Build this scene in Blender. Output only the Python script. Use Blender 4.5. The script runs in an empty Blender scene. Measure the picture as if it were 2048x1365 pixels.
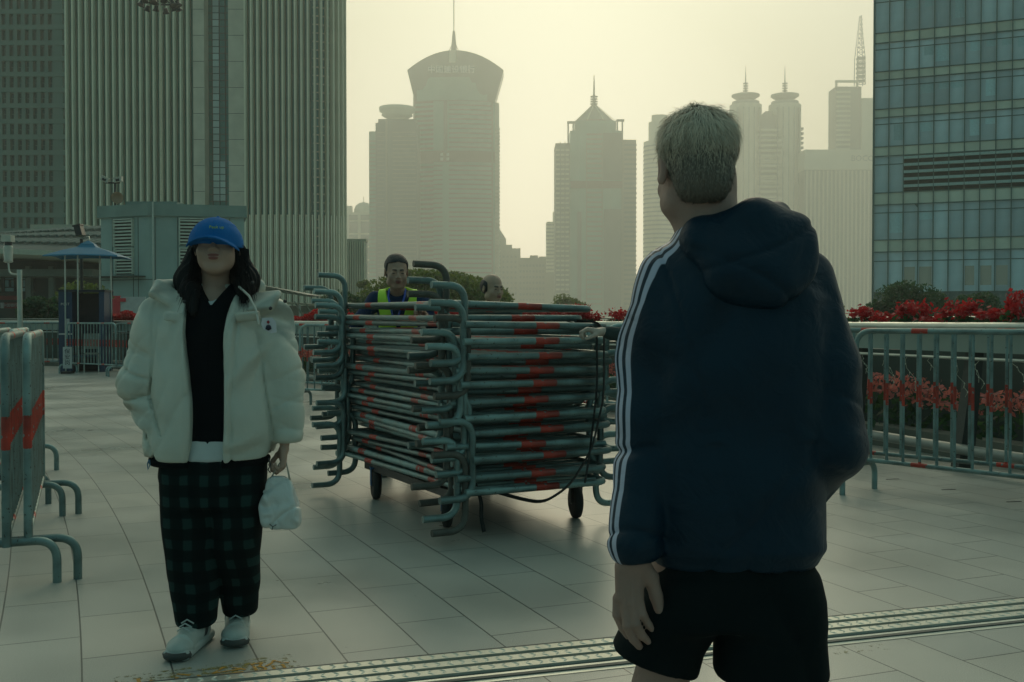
import bpy, bmesh, math, random
import numpy as np
from mathutils import Vector, Matrix, Euler
R = math.radians
PI = math.pi
random.seed(7)
rng = np.random.default_rng(7)
scn = bpy.context.scene
COL = scn.collection

# ------------------------------------------------------------ camera
F = 2133.33
PITCH = math.atan((682.5 - 640) / F)
CAMH = 1.25
cam_d = bpy.data.cameras.new('camera')
cam_d.lens = 37.5
cam_d.sensor_width = 36
cam_d.clip_start = 0.05
cam_d.clip_end = 6000
cam = bpy.data.objects.new('camera', cam_d)
COL.objects.link(cam)
cam.location = (0, 0, CAMH)
cam.rotation_euler = (R(90) - PITCH, 0, 0)
scn.camera = cam
scn.view_settings.view_transform = 'Standard'
scn.view_settings.look = 'None'
scn.view_settings.exposure = 0.0
scn.view_settings.gamma = 1.0
scn.cycles.use_denoising = True
scn.cycles.volume_bounces = 1
scn.cycles.max_bounces = 6
scn.cycles.volume_step_rate = 4

# ------------------------------------------------------------ sky and sun
SUN_EL, SUN_AZ = R(28), R(3)        # azimuth clockwise from +Y
world = bpy.data.worlds.new('World')
scn.world = world
world.use_nodes = True
nt = world.node_tree
nt.nodes.clear()
def wn(t, **k):
    n = nt.nodes.new(t)
    for a, b in k.items():
        setattr(n, a, b)
    return n
w_out = wn('ShaderNodeOutputWorld')
w_add = wn('ShaderNodeAddShader')
bg1 = wn('ShaderNodeBackground'); bg1.inputs[1].default_value = 0.05
sky = wn('ShaderNodeTexSky')
sky.sky_type = 'NISHITA'; sky.sun_disc = False
sky.sun_elevation = SUN_EL; sky.sun_rotation = SUN_AZ
sky.air_density = 1.0; sky.dust_density = 6.0; sky.ozone_density = 1.0
tint = wn('ShaderNodeMix', data_type='RGBA', blend_type='MULTIPLY')
tint.inputs[0].default_value = 1.0
tint.inputs[7].default_value = (0.20, 0.26, 0.29, 1)
nt.links.new(sky.outputs[0], tint.inputs[6])
nt.links.new(tint.outputs[2], bg1.inputs[0])
# smog veil: bright and cream round the sun's side of the sky, dim green-grey away from it
bg2 = wn('ShaderNodeBackground'); bg2.inputs[1].default_value = 1.0
tc = wn('ShaderNodeTexCoord')
dot = wn('ShaderNodeVectorMath', operation='DOT_PRODUCT')
dot.inputs[1].default_value = (0.02, math.cos(R(0)), math.sin(R(0)))
nt.links.new(tc.outputs['Generated'], dot.inputs[0])
mr = wn('ShaderNodeMapRange'); mr.inputs[1].default_value = -1; mr.inputs[2].default_value = 1
nt.links.new(dot.outputs['Value'], mr.inputs[0])
cr = wn('ShaderNodeValToRGB')
el = cr.color_ramp.elements
VEIL = [(0.0, (0.092, 0.200, 0.195)), (0.45, (0.135, 0.270, 0.258)), (0.68, (0.33, 0.46, 0.42)),
        (0.86, (0.80, 0.80, 0.62)), (0.94, (0.68, 0.63, 0.46)), (0.975, (0.69, 0.59, 0.37)),
        (0.99, (1.02, 0.89, 0.63)), (1.0, (1.34, 1.18, 0.88))]
el[0].position = VEIL[0][0]; el[0].color = (*VEIL[0][1], 1)
el[1].position = VEIL[-1][0]; el[1].color = (*VEIL[-1][1], 1)
for p_, c_ in VEIL[1:-1]:
    e_ = el.new(p_); e_.color = (*c_, 1)
nt.links.new(mr.outputs[0], cr.inputs[0])
nt.links.new(cr.outputs[0], bg2.inputs[0])
nt.links.new(bg1.outputs[0], w_add.inputs[0])
nt.links.new(bg2.outputs[0], w_add.inputs[1])
nt.links.new(w_add.outputs[0], w_out.inputs[0])

sun_d = bpy.data.lights.new('sun', 'SUN')
sun_d.energy = 0.68
sun_d.angle = R(22)
sun_d.color = (1.0, 0.86, 0.58)
sun = bpy.data.objects.new('sun', sun_d)
COL.objects.link(sun)
sd = Vector((math.sin(SUN_AZ) * math.cos(SUN_EL), math.cos(SUN_AZ) * math.cos(SUN_EL), math.sin(SUN_EL)))
sun.rotation_euler = sd.to_track_quat('Z', 'Y').to_euler()

# ------------------------------------------------------------ placing helpers (photo is 2048 x 1365)
def P(px, py, y):
    u = (px - 1024) / F; v = -(py - 682.5) / F
    d = Vector((u, math.cos(PITCH) + v * math.sin(PITCH), -math.sin(PITCH) + v * math.cos(PITCH)))
    return Vector((0, 0, CAMH)) + d * (y / d.y)
def G(px, py):
    u = (px - 1024) / F; v = -(py - 682.5) / F
    d = Vector((u, math.cos(PITCH) + v * math.sin(PITCH), -math.sin(PITCH) + v * math.cos(PITCH)))
    return Vector((0, 0, CAMH)) + d * (-CAMH / d.z)

# ------------------------------------------------------------ materials
MATS = {}
def newmat(name):
    m = bpy.data.materials.new(name); m.use_nodes = True
    MATS[name] = m
    return m, m.node_tree, m.node_tree.nodes['Principled BSDF']
def N(t, kind, **k):
    n = t.nodes.new(kind)
    for a, b in k.items():
        setattr(n, a, b)
    return n
def mat(name, col, rough=0.6, metal=0.0, var=0.12, scale=8.0, bump=0.0, bscale=40.0, spec=0.5, isl=0.0, obj=0.0, sheen=0.0, stretch=(1, 1, 1)):
    if name in MATS:
        return MATS[name]
    m, t, b = newmat(name)
    b.inputs['Roughness'].default_value = rough
    b.inputs['Metallic'].default_value = metal
    b.inputs['Specular IOR Level'].default_value = spec
    if sheen:
        b.inputs['Sheen Weight'].default_value = sheen
    co = N(t, 'ShaderNodeTexCoord')
    mp = N(t, 'ShaderNodeMapping'); mp.inputs['Scale'].default_value = stretch
    t.links.new(co.outputs['Object'], mp.inputs[0])
    no = N(t, 'ShaderNodeTexNoise'); no.inputs['Scale'].default_value = scale; no.inputs['Detail'].default_value = 5
    t.links.new(mp.outputs[0], no.inputs['Vector'])
    val = N(t, 'ShaderNodeMapRange')
    val.inputs[1].default_value = 0.25; val.inputs[2].default_value = 0.75
    val.inputs[3].default_value = 1 - var; val.inputs[4].default_value = 1 + var
    t.links.new(no.outputs[0], val.inputs[0])
    last = val.outputs[0]
    if isl or obj:
        if isl:
            g = N(t, 'ShaderNodeNewGeometry'); src = g.outputs['Random Per Island']; amt = isl
        else:
            g = N(t, 'ShaderNodeObjectInfo'); src = g.outputs['Random']; amt = obj
        r2 = N(t, 'ShaderNodeMapRange'); r2.inputs[3].default_value = 1 - amt; r2.inputs[4].default_value = 1 + amt
        t.links.new(src, r2.inputs[0])
        mu = N(t, 'ShaderNodeMath', operation='MULTIPLY')
        t.links.new(last, mu.inputs[0]); t.links.new(r2.outputs[0], mu.inputs[1])
        last = mu.outputs[0]
    mx = N(t, 'ShaderNodeVectorMath', operation='SCALE')
    mx.inputs[0].default_value = col
    t.links.new(last, mx.inputs['Scale'])
    t.links.new(mx.outputs[0], b.inputs['Base Color'])
    if bump:
        n2 = N(t, 'ShaderNodeTexNoise'); n2.inputs['Scale'].default_value = bscale; n2.inputs['Detail'].default_value = 4
        t.links.new(mp.outputs[0], n2.inputs['Vector'])
        bp = N(t, 'ShaderNodeBump'); bp.inputs['Strength'].default_value = bump; bp.inputs['Distance'].default_value = 0.01
        t.links.new(n2.outputs[0], bp.inputs['Height']); t.links.new(bp.outputs[0], b.inputs['Normal'])
    return m
def crumple(m, scale=5, strength=.6, dist=.03, detail=3, mapping=(1, 1, 1)):
    """adds sharp cloth creases (ridged noise) under the material's fine bump"""
    t = m.node_tree; b = t.nodes['Principled BSDF']
    co = N(t, 'ShaderNodeTexCoord'); mp = N(t, 'ShaderNodeMapping'); mp.inputs['Scale'].default_value = mapping
    t.links.new(co.outputs['Object'], mp.inputs[0])
    n = N(t, 'ShaderNodeTexNoise'); n.noise_type = 'RIDGED_MULTIFRACTAL'
    n.inputs['Scale'].default_value = scale; n.inputs['Detail'].default_value = detail; n.inputs['Distortion'].default_value = .6
    n.inputs['Roughness'].default_value = .35
    t.links.new(mp.outputs[0], n.inputs['Vector'])
    bp = N(t, 'ShaderNodeBump'); bp.invert = True; bp.inputs['Strength'].default_value = strength; bp.inputs['Distance'].default_value = dist
    t.links.new(n.outputs[0], bp.inputs['Height'])
    old = b.inputs['Normal'].links
    if old:
        src = old[0].from_node
        t.links.new(bp.outputs[0], src.inputs['Normal'])
    else:
        t.links.new(bp.outputs[0], b.inputs['Normal'])
    return m
def emat(name, col, strength):
    if name in MATS:
        return MATS[name]
    m, t, b = newmat(name)
    b.inputs['Base Color'].default_value = (*col, 1)
    b.inputs['Emission Color'].default_value = (*col, 1)
    b.inputs['Emission Strength'].default_value = strength
    return m

# ------------------------------------------------------------ mesh builder
class MB:
    def __init__(s):
        s.v = []; s.f = []; s.mi = []; s.sm = []
    def add(s, vs, fs, m=0, smooth=False):
        o = len(s.v)
        s.v += [tuple(v) for v in vs]
        s.f += [tuple(i + o for i in f) for f in fs]
        s.mi += [m] * len(fs); s.sm += [smooth] * len(fs)
        return s
    def box(s, x0, x1, y0, y1, z0, z1, m=0, M=None):
        vs = [(x, y, z) for z in (z0, z1) for y in (y0, y1) for x in (x0, x1)]
        if M is not None:
            vs = [M @ Vector(v) for v in vs]
        return s.add(vs, [(0, 2, 3, 1), (4, 5, 7, 6), (0, 1, 5, 4), (2, 6, 7, 3), (0, 4, 6, 2), (1, 3, 7, 5)], m)
    def prism(s, pts, z0, z1, m=0, smooth=False):
        n = len(pts)
        vs = [(p[0], p[1], z0) for p in pts] + [(p[0], p[1], z1) for p in pts]
        s.add(vs, [(i, (i + 1) % n, (i + 1) % n + n, i + n) for i in range(n)], m, smooth)
        s.add(vs, [tuple(range(n))[::-1], tuple(range(n, 2 * n))], m)
        return s
    def quad(s, a, b, c, d, m=0):
        return s.add([a, b, c, d], [(0, 1, 2, 3)], m)
    def tube(s, path, r, n=8, m=0, closed=False, flat=None, caps=True):
        pts = [Vector(p) for p in path]; L = len(pts)
        rr = r if hasattr(r, '__len__') else [r] * L
        rings = []; up = None
        for i, p in enumerate(pts):
            if closed:
                t = (pts[(i + 1) % L] - pts[i - 1])
            else:
                t = pts[min(i + 1, L - 1)] - pts[max(i - 1, 0)]
            t = t.normalized() if t.length > 1e-9 else Vector((0, 0, 1))
            if up is None:
                up = t.orthogonal().normalized()
                if flat is not None:
                    up = Vector(flat) - t * t.dot(Vector(flat)); up.normalize()
            else:
                up = up - t * t.dot(up)
                up = up.normalized() if up.length > 1e-6 else t.orthogonal().normalized()
            b = t.cross(up)
            k = (1, 0.15) if flat is not None else (1, 1)
            rings.append([p + (up * math.cos(a) * k[1] + b * math.sin(a) * k[0]) * rr[i] for a in (2 * PI * j / n for j in range(n))])
        vs = [v for rg in rings for v in rg]
        fs = []
        for i in range(L if closed else L - 1):
            i2 = (i + 1) % L
            for j in range(n):
                j2 = (j + 1) % n
                fs.append((i * n + j, i * n + j2, i2 * n + j2, i2 * n + j))
        s.add(vs, fs, m, True)
        if caps and not closed:
            s.add(rings[0], [tuple(range(n))[::-1]], m); s.add(rings[-1], [tuple(range(n))], m)
        return s
    def lathe(s, prof, c=(0, 0, 0), n=20, m=0, smooth=True, M=None):
        vs = []
        for r, z in prof:
            for j in range(n):
                a = 2 * PI * j / n
                v = Vector((r * math.cos(a), r * math.sin(a), z))
                if M is not None:
                    v = M @ v
                vs.append(v + Vector(c))
        fs = [(i * n + j, i * n + (j + 1) % n, (i + 1) * n + (j + 1) % n, (i + 1) * n + j) for i in range(len(prof) - 1) for j in range(n)]
        s.add(vs, fs, m, smooth)
        for k, o in ((0, True), (len(prof) - 1, False)):
            if prof[k][0] > 1e-5:
                idx = tuple(range(n))
                s.add(vs[k * n:(k + 1) * n], [idx[::-1] if o else idx], m)
        return s
    def mesh(s, name, mats):
        me = bpy.data.meshes.new(name)
        me.from_pydata(s.v, [], s.f)
        for m in (mats if isinstance(mats, (list, tuple)) else [mats]):
            me.materials.append(m)
        me.polygons.foreach_set('material_index', s.mi)
        me.polygons.foreach_set('use_smooth', s.sm)
        me.update()
        return me
    def build(s, name, mats, parent=None, loc=None):
        o = bpy.data.objects.new(name, s.mesh(name, mats))
        COL.objects.link(o)
        if parent is not None:
            o.parent = parent
        if loc is not None:
            o.location = loc
        return o
def fillet(pts, r, n=5):
    pts = [Vector(p) for p in pts]; out = [pts[0]]
    for i in range(1, len(pts) - 1):
        a, b, c = pts[i - 1], pts[i], pts[i + 1]
        d1 = (a - b).normalized(); d2 = (c - b).normalized()
        rr = min(r, (a - b).length * 0.49, (c - b).length * 0.49)
        p1 = b + d1 * rr; p2 = b + d2 * rr
        for k in range(n + 1):
            t = k / n
            out.append(p1 * (1 - t) ** 2 + b * 2 * t * (1 - t) + p2 * t * t)
    out.append(pts[-1])
    return out
def tag(o, label=None, cat=None, group=None, kind=None):
    if label: o['label'] = label
    if cat: o['category'] = cat
    if group: o['group'] = group
    if kind: o['kind'] = kind
    return o
def thing(name, label, cat, loc=(0, 0, 0), rz=0.0, group=None):
    o = bpy.data.objects.new(name, None); COL.objects.link(o)
    o.location = loc; o.rotation_euler = (0, 0, rz)
    o.empty_display_size = 0.1
    return tag(o, label, cat, group)
def kids(o):
    return [c for c in bpy.data.objects if c.parent == o]
def copy_tree(o, parent=None, ch=None):
    c = o.copy(); COL.objects.link(c); c.parent = parent
    for k in kids(o):
        copy_tree(k, c)
    return c
def inst(o, parent, loc, rot=None, name=None):
    c = o.copy(); COL.objects.link(c); c.parent = parent; c.location = loc
    if rot is not None: c.rotation_euler = rot
    return c
def text_mesh(name, s, size, material, parent, M, depth=0.002, loc=None):
    cu = bpy.data.curves.new(name, 'FONT'); cu.body = s; cu.size = size; cu.extrude = depth
    cu.align_x = 'CENTER'; cu.align_y = 'CENTER'; cu.resolution_u = 2
    tmp = bpy.data.objects.new('t', cu); COL.objects.link(tmp)
    dg = bpy.context.evaluated_depsgraph_get(); dg.update()
    me = bpy.data.meshes.new_from_object(tmp.evaluated_get(dg))
    bpy.data.objects.remove(tmp)
    me.name = name; me.materials.clear(); me.materials.append(material)
    o = bpy.data.objects.new(name, me); COL.objects.link(o)
    o.parent = parent; o.matrix_local = M
    return o

# ------------------------------------------------------------ ground
PC = Vector((-58.7, -19.7, 0))
def floor_material():
    m, t, b = newmat('granite_floor')
    L = t.links.new
    geo = N(t, 'ShaderNodeNewGeometry')
    sub = N(t, 'ShaderNodeVectorMath', operation='SUBTRACT'); sub.inputs[1].default_value = PC
    L(geo.outputs['Position'], sub.inputs[0])
    sep = N(t, 'ShaderNodeSeparateXYZ'); L(sub.outputs[0], sep.inputs[0])
    cmb = N(t, 'ShaderNodeCombineXYZ'); L(sep.outputs[0], cmb.inputs[0]); L(sep.outputs[1], cmb.inputs[1])
    ln = N(t, 'ShaderNodeVectorMath', operation='LENGTH'); L(cmb.outputs[0], ln.inputs[0])
    at = N(t, 'ShaderNodeMath', operation='ARCTAN2'); L(sep.outputs[1], at.inputs[0]); L(sep.outputs[0], at.inputs[1])
    arc = N(t, 'ShaderNodeMath', operation='MULTIPLY'); L(at.outputs[0], arc.inputs[0]); arc.inputs[1].default_value = 62.0
    uv = N(t, 'ShaderNodeCombineXYZ'); L(arc.outputs[0], uv.inputs[0]); L(ln.outputs['Value'], uv.inputs[1])
    br = N(t, 'ShaderNodeTexBrick'); L(uv.outputs[0], br.inputs['Vector'])
    br.offset = 0.5; br.inputs['Scale'].default_value = 1.0
    br.inputs['Mortar Size'].default_value = 0.0034; br.inputs['Mortar Smooth'].default_value = 0.1
    br.inputs['Bias'].default_value = 0.0
    br.inputs['Brick Width'].default_value = 0.60; br.inputs['Row Height'].default_value = 0.30
    br.inputs['Color1'].default_value = (0.365, 0.368, 0.33, 1); br.inputs['Color2'].default_value = (0.41, 0.398, 0.346, 1)
    br.inputs['Mortar'].default_value = (0.06, 0.07, 0.062, 1)
    # fine speckle of flamed granite
    n1 = N(t, 'ShaderNodeTexNoise'); n1.inputs['Scale'].default_value = 260; n1.inputs['Detail'].default_value = 3
    L(geo.outputs['Position'], n1.inputs['Vector'])
    r1 = N(t, 'ShaderNodeMapRange'); r1.inputs[1].default_value = 0.3; r1.inputs[2].default_value = 0.7; r1.inputs[3].default_value = 0.72; r1.inputs[4].default_value = 1.28
    L(n1.outputs[0], r1.inputs[0])
    n2 = N(t, 'ShaderNodeTexNoise'); n2.inputs['Scale'].default_value = 0.9; n2.inputs['Detail'].default_value = 6
    L(geo.outputs['Position'], n2.inputs['Vector'])
    r2 = N(t, 'ShaderNodeMapRange'); r2.inputs[1].default_value = 0.3; r2.inputs[2].default_value = 0.7; r2.inputs[3].default_value = 0.80; r2.inputs[4].default_value = 1.12
    L(n2.outputs[0], r2.inputs[0])
    mu = N(t, 'ShaderNodeMath', operation='MULTIPLY'); L(r1.outputs[0], mu.inputs[0]); L(r2.outputs[0], mu.inputs[1])
    # small dark spots of old gum and grit
    vo = N(t, 'ShaderNodeTexVoronoi'); vo.inputs['Scale'].default_value = 3.1; L(geo.outputs['Position'], vo.inputs['Vector'])
    r3 = N(t, 'ShaderNodeMapRange'); r3.inputs[1].default_value = 0.018; r3.inputs[2].default_value = 0.03; r3.inputs[3].default_value = 0.55; r3.inputs[4].default_value = 1.0
    L(vo.outputs['Distance'], r3.inputs[0])
    mu2 = N(t, 'ShaderNodeMath', operation='MULTIPLY'); L(mu.outputs[0], mu2.inputs[0]); L(r3.outputs[0], mu2.inputs[1])
    sc = N(t, 'ShaderNodeVectorMath', operation='SCALE'); L(br.outputs['Color'], sc.inputs[0]); L(mu2.outputs[0], sc.inputs['Scale'])
    L(sc.outputs[0], b.inputs['Base Color'])
    ro = N(t, 'ShaderNodeMapRange'); ro.inputs[1].default_value = 0.3; ro.inputs[2].default_value = 0.7; ro.inputs[3].default_value = 0.26; ro.inputs[4].default_value = 0.42; b.inputs['Specular IOR Level'].default_value = .75
    L(n2.outputs[0], ro.inputs[0]); L(ro.outputs[0], b.inputs['Roughness'])
    bp = N(t, 'ShaderNodeBump'); bp.inputs['Strength'].default_value = 0.12; bp.inputs['Distance'].default_value = 0.004
    L(n1.outputs[0], bp.inputs['Height'])
    bp2 = N(t, 'ShaderNodeBump'); bp2.inputs['Strength'].default_value = 0.5; bp2.inputs['Distance'].default_value = 0.004; bp2.invert = True
    L(br.outputs['Fac'], bp2.inputs['Height']); L(bp.outputs[0], bp2.inputs['Normal'])
    L(bp2.outputs[0], b.inputs['Normal'])
    return m
fm = MB()
fm.quad((-3000, -3000, 0), (3000, -3000, 0), (3000, 3000, 0), (-3000, 3000, 0))
tag(fm.build('plaza_floor', floor_material()), kind='structure')
# ------------------------------------------------------------ shared materials
stone = mat('pier_stone', (0.52, 0.50, 0.40), 0.8, var=0.15, scale=0.6)
fin_m = mat('fin_stone', (0.70, 0.68, 0.53), 0.7, var=0.14, scale=0.3)
dglass = mat('dark_glass', (0.025, 0.17, 0.15), 0.12, var=0.3, scale=0.2, spec=0.6)
grid_m = mat('grid_concrete', (0.10, 0.20, 0.17), 0.8, var=0.15, scale=0.3)
grid_g = mat('grid_glass', (0.008, 0.07, 0.065), 0.15, var=0.2, scale=0.5, obj=0.5)
# ------------------------------------------------------------ finned tower on the left
def fin_tower():
    D = 120.0; s = F / D
    t = thing('office_tower', 'huge dark tower of close vertical stone fins with a glass slot, behind the vent block', 'tower', (0, D, 0))
    x = lambda px: (px - 1024) / s
    z = lambda py: P(1024, py, D).z
    H = 62.0; b = MB()
    # core: glass behind fins; curved right corner
    right = [(x(490), 0.6)]
    path = [(x(490), 0.0), (x(618), 0.0)]
    cx, rr = x(618), 3.55
    for k in range(1, 13):
        a = k / 12 * R(88)
        path.append((cx + rr * math.sin(a), rr * (1 - math.cos(a))))
    glass_l = MB().box(x(130), x(392), 0.45, 20, 0, H)
    glass_l.build('glass_wall', dglass, t)
    pts = [(p[0] - 0.0, p[1] + 0.45) for p in path] + [(x(694) - 5.5, 20), (x(490), 20)]
    MB().prism(pts, 0, H).build('curved_glass_wall', dglass, t)
    MB().box(x(390), x(412), -0.15, 3, 0, H).build('stone_pier', stone, t)
    MB().box(x(460), x(491), -0.15, 3, 0, H).build('stone_pier', stone, t)
    sl = MB().box(x(412), x(460), 1.6, 3, 0, H); slot = sl.build('glass_slot', dglass, t)
    mm = mat('slot_mullion', (0.05, 0.07, 0.06), 0.5)
    mb = MB()
    for k in range(60):
        zz = 1 + k * 0.76
        mb.box(x(412), x(460), 1.52, 1.6, zz, zz + 0.07)
    for px in (420, 434, 446):
        mb.box(x(px) - 0.04, x(px) + 0.04, 1.48, 1.6, 0, H)
    mb.build('mullion', mm, slot)
    pale = mat('painted_sky_pane', (0.42, 0.55, 0.53), 0.25, var=0.1, obj=0.2)  # sky reflection on these panes is put into their pale base colour
    pn = MB().box(-0.36, 0.36, -0.02, 0, 0, 0.66)
    first = None
    for k in range(49):
        zz = 1.1 + k * 0.76
        if zz < z(412): continue
        for px in ((427,) if zz > z(330) else (427, 440)):
            if first is None:
                first = pn.build('pane', pale, slot); first.location = (x(px), 1.55, zz)
            else:
                inst(first, slot, (x(px), 1.55, zz))
    # slab joints of the stone piers
    for a, c in ((390, 412), (460, 491)):
        j0 = MB().box(x(a) - .01, x(c) + .01, -0.17, -0.155, 0, .05).build('joint_line', mm, t, (0, 0, 4))
        for k in range(1, 20):
            inst(j0, t, (0, 0, 4 + k * 2.9))
    # fins
    fb = MB()
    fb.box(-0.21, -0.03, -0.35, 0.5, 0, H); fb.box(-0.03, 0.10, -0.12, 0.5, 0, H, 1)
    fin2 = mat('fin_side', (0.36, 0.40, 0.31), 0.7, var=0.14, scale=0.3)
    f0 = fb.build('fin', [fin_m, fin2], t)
    pitch = 13.4 / s
    pos = []
    xx = x(140)
    while xx < x(386):
        pos.append((xx, 0.0, 0.0)); xx += pitch
    # along the right path
    def walk(pts, step):
        out = []; acc = 0.3
        for (a, b_) in zip(pts[:-1], pts[1:]):
            v = Vector((b_[0] - a[0], b_[1] - a[1])); L = v.length
            while acc < L:
                q = Vector(a) + v * (acc / L); out.append((q.x, q.y, math.atan2(v.y, v.x))); acc += step
            acc -= L
        return out
    rp = walk(path, pitch * 0.93)
    f0.location = (pos[0][0], 0, 0)
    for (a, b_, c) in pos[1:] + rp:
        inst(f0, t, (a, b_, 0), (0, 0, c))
    # half-pitch thin fins on the lower storeys of the right section, bright seam lines above
    tf = MB().box(-0.06, 0.06, -0.2, 0.5, 0, z(430)); g0 = None
    for i, (a, b_, c) in enumerate(rp):
        q = (a + pitch * 0.45 * math.cos(c), b_ + pitch * 0.45 * math.sin(c), 0)
        if g0 is None:
            g0 = tf.build('thin_fin', fin_m, t, q)
        else:
            inst(g0, t, q, (0, 0, c))
    # floor lines seen between the fins at the curved end
    fl = MB()
    k = 0
    while 3 + k * 0.95 < 40:
        zz = 3 + k * 0.95; k += 1
        pp = [(p[0], p[1] + 0.40) for p in path[2:]]
        for a, c in zip(pp[:-1], pp[1:]):
            fl.add([(a[0], a[1] - .02, zz), (c[0], c[1] - .02, zz), (c[0], c[1] - .02, zz + .12), (a[0], a[1] - .02, zz + .12)], [(0, 1, 2, 3)])
    fl.build('floor_line', stone, t)
    # low fin block stepping out at right
    lb = thing('office_wing', 'low finned grey block beside the curved corner of the huge tower', 'building', (0, 135, 0))
    s2 = F / 135; xa, xb = (690 - 1024) / s2, (731 - 1024) / s2; zt = P(700, 483, 135).z
    MB().box(xa, xb, 0.5, 2, 0, zt).build('wall', dglass, lb)
    MB().box(xa - .1, xb + .1, -.1, 2.1, zt, zt + .3).build('roof', stone, lb)
    q0 = None
    n = 9
    for k in range(n):
        xx = xa + (xb - xa) * (k + 0.5) / n
        if q0 is None: q0 = MB().box(-.09, .09, -.1, .5, 0, zt).build('fin', fin_m, lb, (xx, 0, 0))
        else: inst(q0, lb, (xx, 0, 0))
fin_tower()

def grid_tower():
    D = 150.0; s = F / D
    t = thing('office_block', 'dark gridded office block with rows of deep square windows at far left', 'tower', (0, D, 0))
    x = lambda px: (px - 1024) / s
    z = lambda py: P(60, py, D).z
    MB().box(x(-120), x(150), 0.9, 24, 0, 60).build('wall', mat('grid_recess', (0.05, 0.12, 0.105), 0.8), t)
    zp = 31.1 / s
    z0 = z(560)
    n = int((60 - z0) / zp)
    sp = MB().box(x(-120), x(150), 0, 1, 0, zp * 0.30)
    first = None
    for k in range(n):
        if first is None: first = sp.build('floor_band', grid_m, t, (0, 0, z0))
        else: inst(first, t, (0, 0, z0 + k * zp))
    # sloping-free thin ledges
    pier = MB().box(-0.25, 0.25, 0.12, 1, 0, 60); p0 = None
    cols = [12 + 15.4 * k for k in range(-3, 8)]
    for c in cols + [126, 133]:
        q = (x(c - 8.0), 0, 0)
        if p0 is None: p0 = pier.build('pier', grid_m, t, q)
        else: inst(p0, t, q)
    w = MB().box(-0.33, 0.33, 0, 0.1, 0, zp * 0.62); w.box(-0.33, 0.33, -0.04, 0, zp * 0.3, zp * 0.33, 1)
    w.box(-0.02, 0.02, -0.04, 0, 0, zp * 0.3, 1)
    w0 = None; cnt = 0
    for k in range(1, 17):
        for c in cols[4 - 1:]:
            zz = z0 + k * zp + zp * 0.34
            if zz > z(-20): continue
            if cnt >= 100: continue
            q = (x(c), 0.72, zz)
            if w0 is None: w0 = w.build('window', [grid_g, grid_m], t, q)
            else: inst(w0, t, q)
            cnt += 1
grid_tower()

# ------------------------------------------------------------ curtain wall building at right
def curtain():
    A = P(1746, 640, 90.0); A.z = 0
    d = Vector((0.918, -0.396, 0)); ang = math.atan2(d.y, d.x)
    t = thing('glass_office', 'grey green glass office block with dark louvre strip behind the right hedge', 'building', A, ang)
    z = lambda py: P(1746, py, 90.0).z
    H = 42.0; W = 26.0; pitch = 1.165
    body = mat('curtain_backing', (0.07, 0.13, 0.12), 0.6)
    MB().box(0, W, 0.12, 18, 0, H).build('wall', body, t)
    spm = mat('spandrel_panel', (0.52, 0.58, 0.48), 0.35, var=0.1, scale=0.8, obj=0.12)
    glm = mat('window_glass', (0.41, 0.54, 0.57), 0.18, var=0.16, scale=0.5, obj=0.22, spec=0.6)
    blm = mat('window_blind', (0.36, 0.55, 0.58), 0.6, obj=0.2)
    mul = mat('mullion_metal', (0.06, 0.13, 0.115), 0.35, metal=0.3)
    rows = [(-62, 10 - 22, 's'), (-12, 68, 'w'), (68, 88, 's'), (88, 145, 'w'), (145, 162, 's'), (162, 220, 'w'), (220, 237, 's'), (237, 295, 'w'),
            (295, 314, 's'), (314, 387, 'l'), (387, 411, 's'), (411, 481, 'w'), (481, 505, 's'), (505, 585, 'g')]
    n = 16
    shop = emat('shop_interior', (0.20, 0.25, 0.20), 0.10)
    for (a, b, k) in rows:
        if a < -20: continue
        zt, zb = z(a), z(b); h = zt - zb
        first = {}
        for i in range(n):
            x0 = i * pitch; q = (x0, 0.1 if k != 's' else 0.08, zb)
            kk = k
            if k == 'l' and i < 2: kk = 'w'
            key = kk
            if key in first:
                c = inst(first[key], t, q); 
                if kk in 'wg': c.rotation_euler = (random.uniform(-.006, .006), 0, random.uniform(-.012, .012))
                if kk == 'w' and random.random() < .45:
                    hh = h * random.choice((.25, .4, .75))
                    MB().box(0.08 + random.choice((0, .3)), pitch - .06, -.012, -.004, h * .72 - hh * .7, h * .74).build('blind', blm, c)
                if kk == 'g' and i > 1 and random.random() < .8:
                    MB().box(.1, pitch * random.uniform(.5, .95), -.012, -.004, h * .15, h * .62).build('lit_poster', shop, c)
                continue
            m = MB()
            if kk == 's':
                m.box(0.03, pitch - 0.03, -0.03, 0, 0.04, h - 0.04); o = m.build('spandrel', spm, t, q)
            elif kk in 'wg':
                m.box(0.03, pitch - 0.03, -0.003, 0.02, 0.03, h - 0.03)
                m.box(0.03, pitch - 0.03, -0.045, -0.003, h * 0.76, h * 0.76 + 0.07, 1)
                o = m.build('window', [glm, mul], t, q)
            else:
                m.box(0.03, pitch - 0.03, 0.0, 0.02, 0, h, 1)
                for j in range(5):
                    m.box(0.03, pitch - 0.03, -0.28, 0, h * (j + .62) / 5.2, h * (j + 1.0) / 5.2, 0)
                o = m.build('louvre', [mat('louvre_blade', (0.28, 0.42, 0.40), 0.5), mat('louvre_dark', (0.010, 0.035, 0.032), 0.9, spec=.05)], t, q)
            first[key] = o
    mu = MB().box(-0.04, 0.04, -0.14, 0.1, 0, H); m0 = None
    for i in range(n + 1):
        q = (i * pitch, 0, 0)
        if m0 is None: m0 = mu.build('mullion', mul, t, q)
        else: inst(m0, t, q)
    for (a, b, k) in rows[1:]:
        for py in (a,):
            MB().box(0, n * pitch, -0.05, 0.1, z(py) - 0.035, z(py) + 0.035).build('transom', mul, t)
    # side return of the corner
    MB().box(-0.12, 0, -0.1, 18, 0, H).build('corner_panel', mul, t)
curtain()

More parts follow.
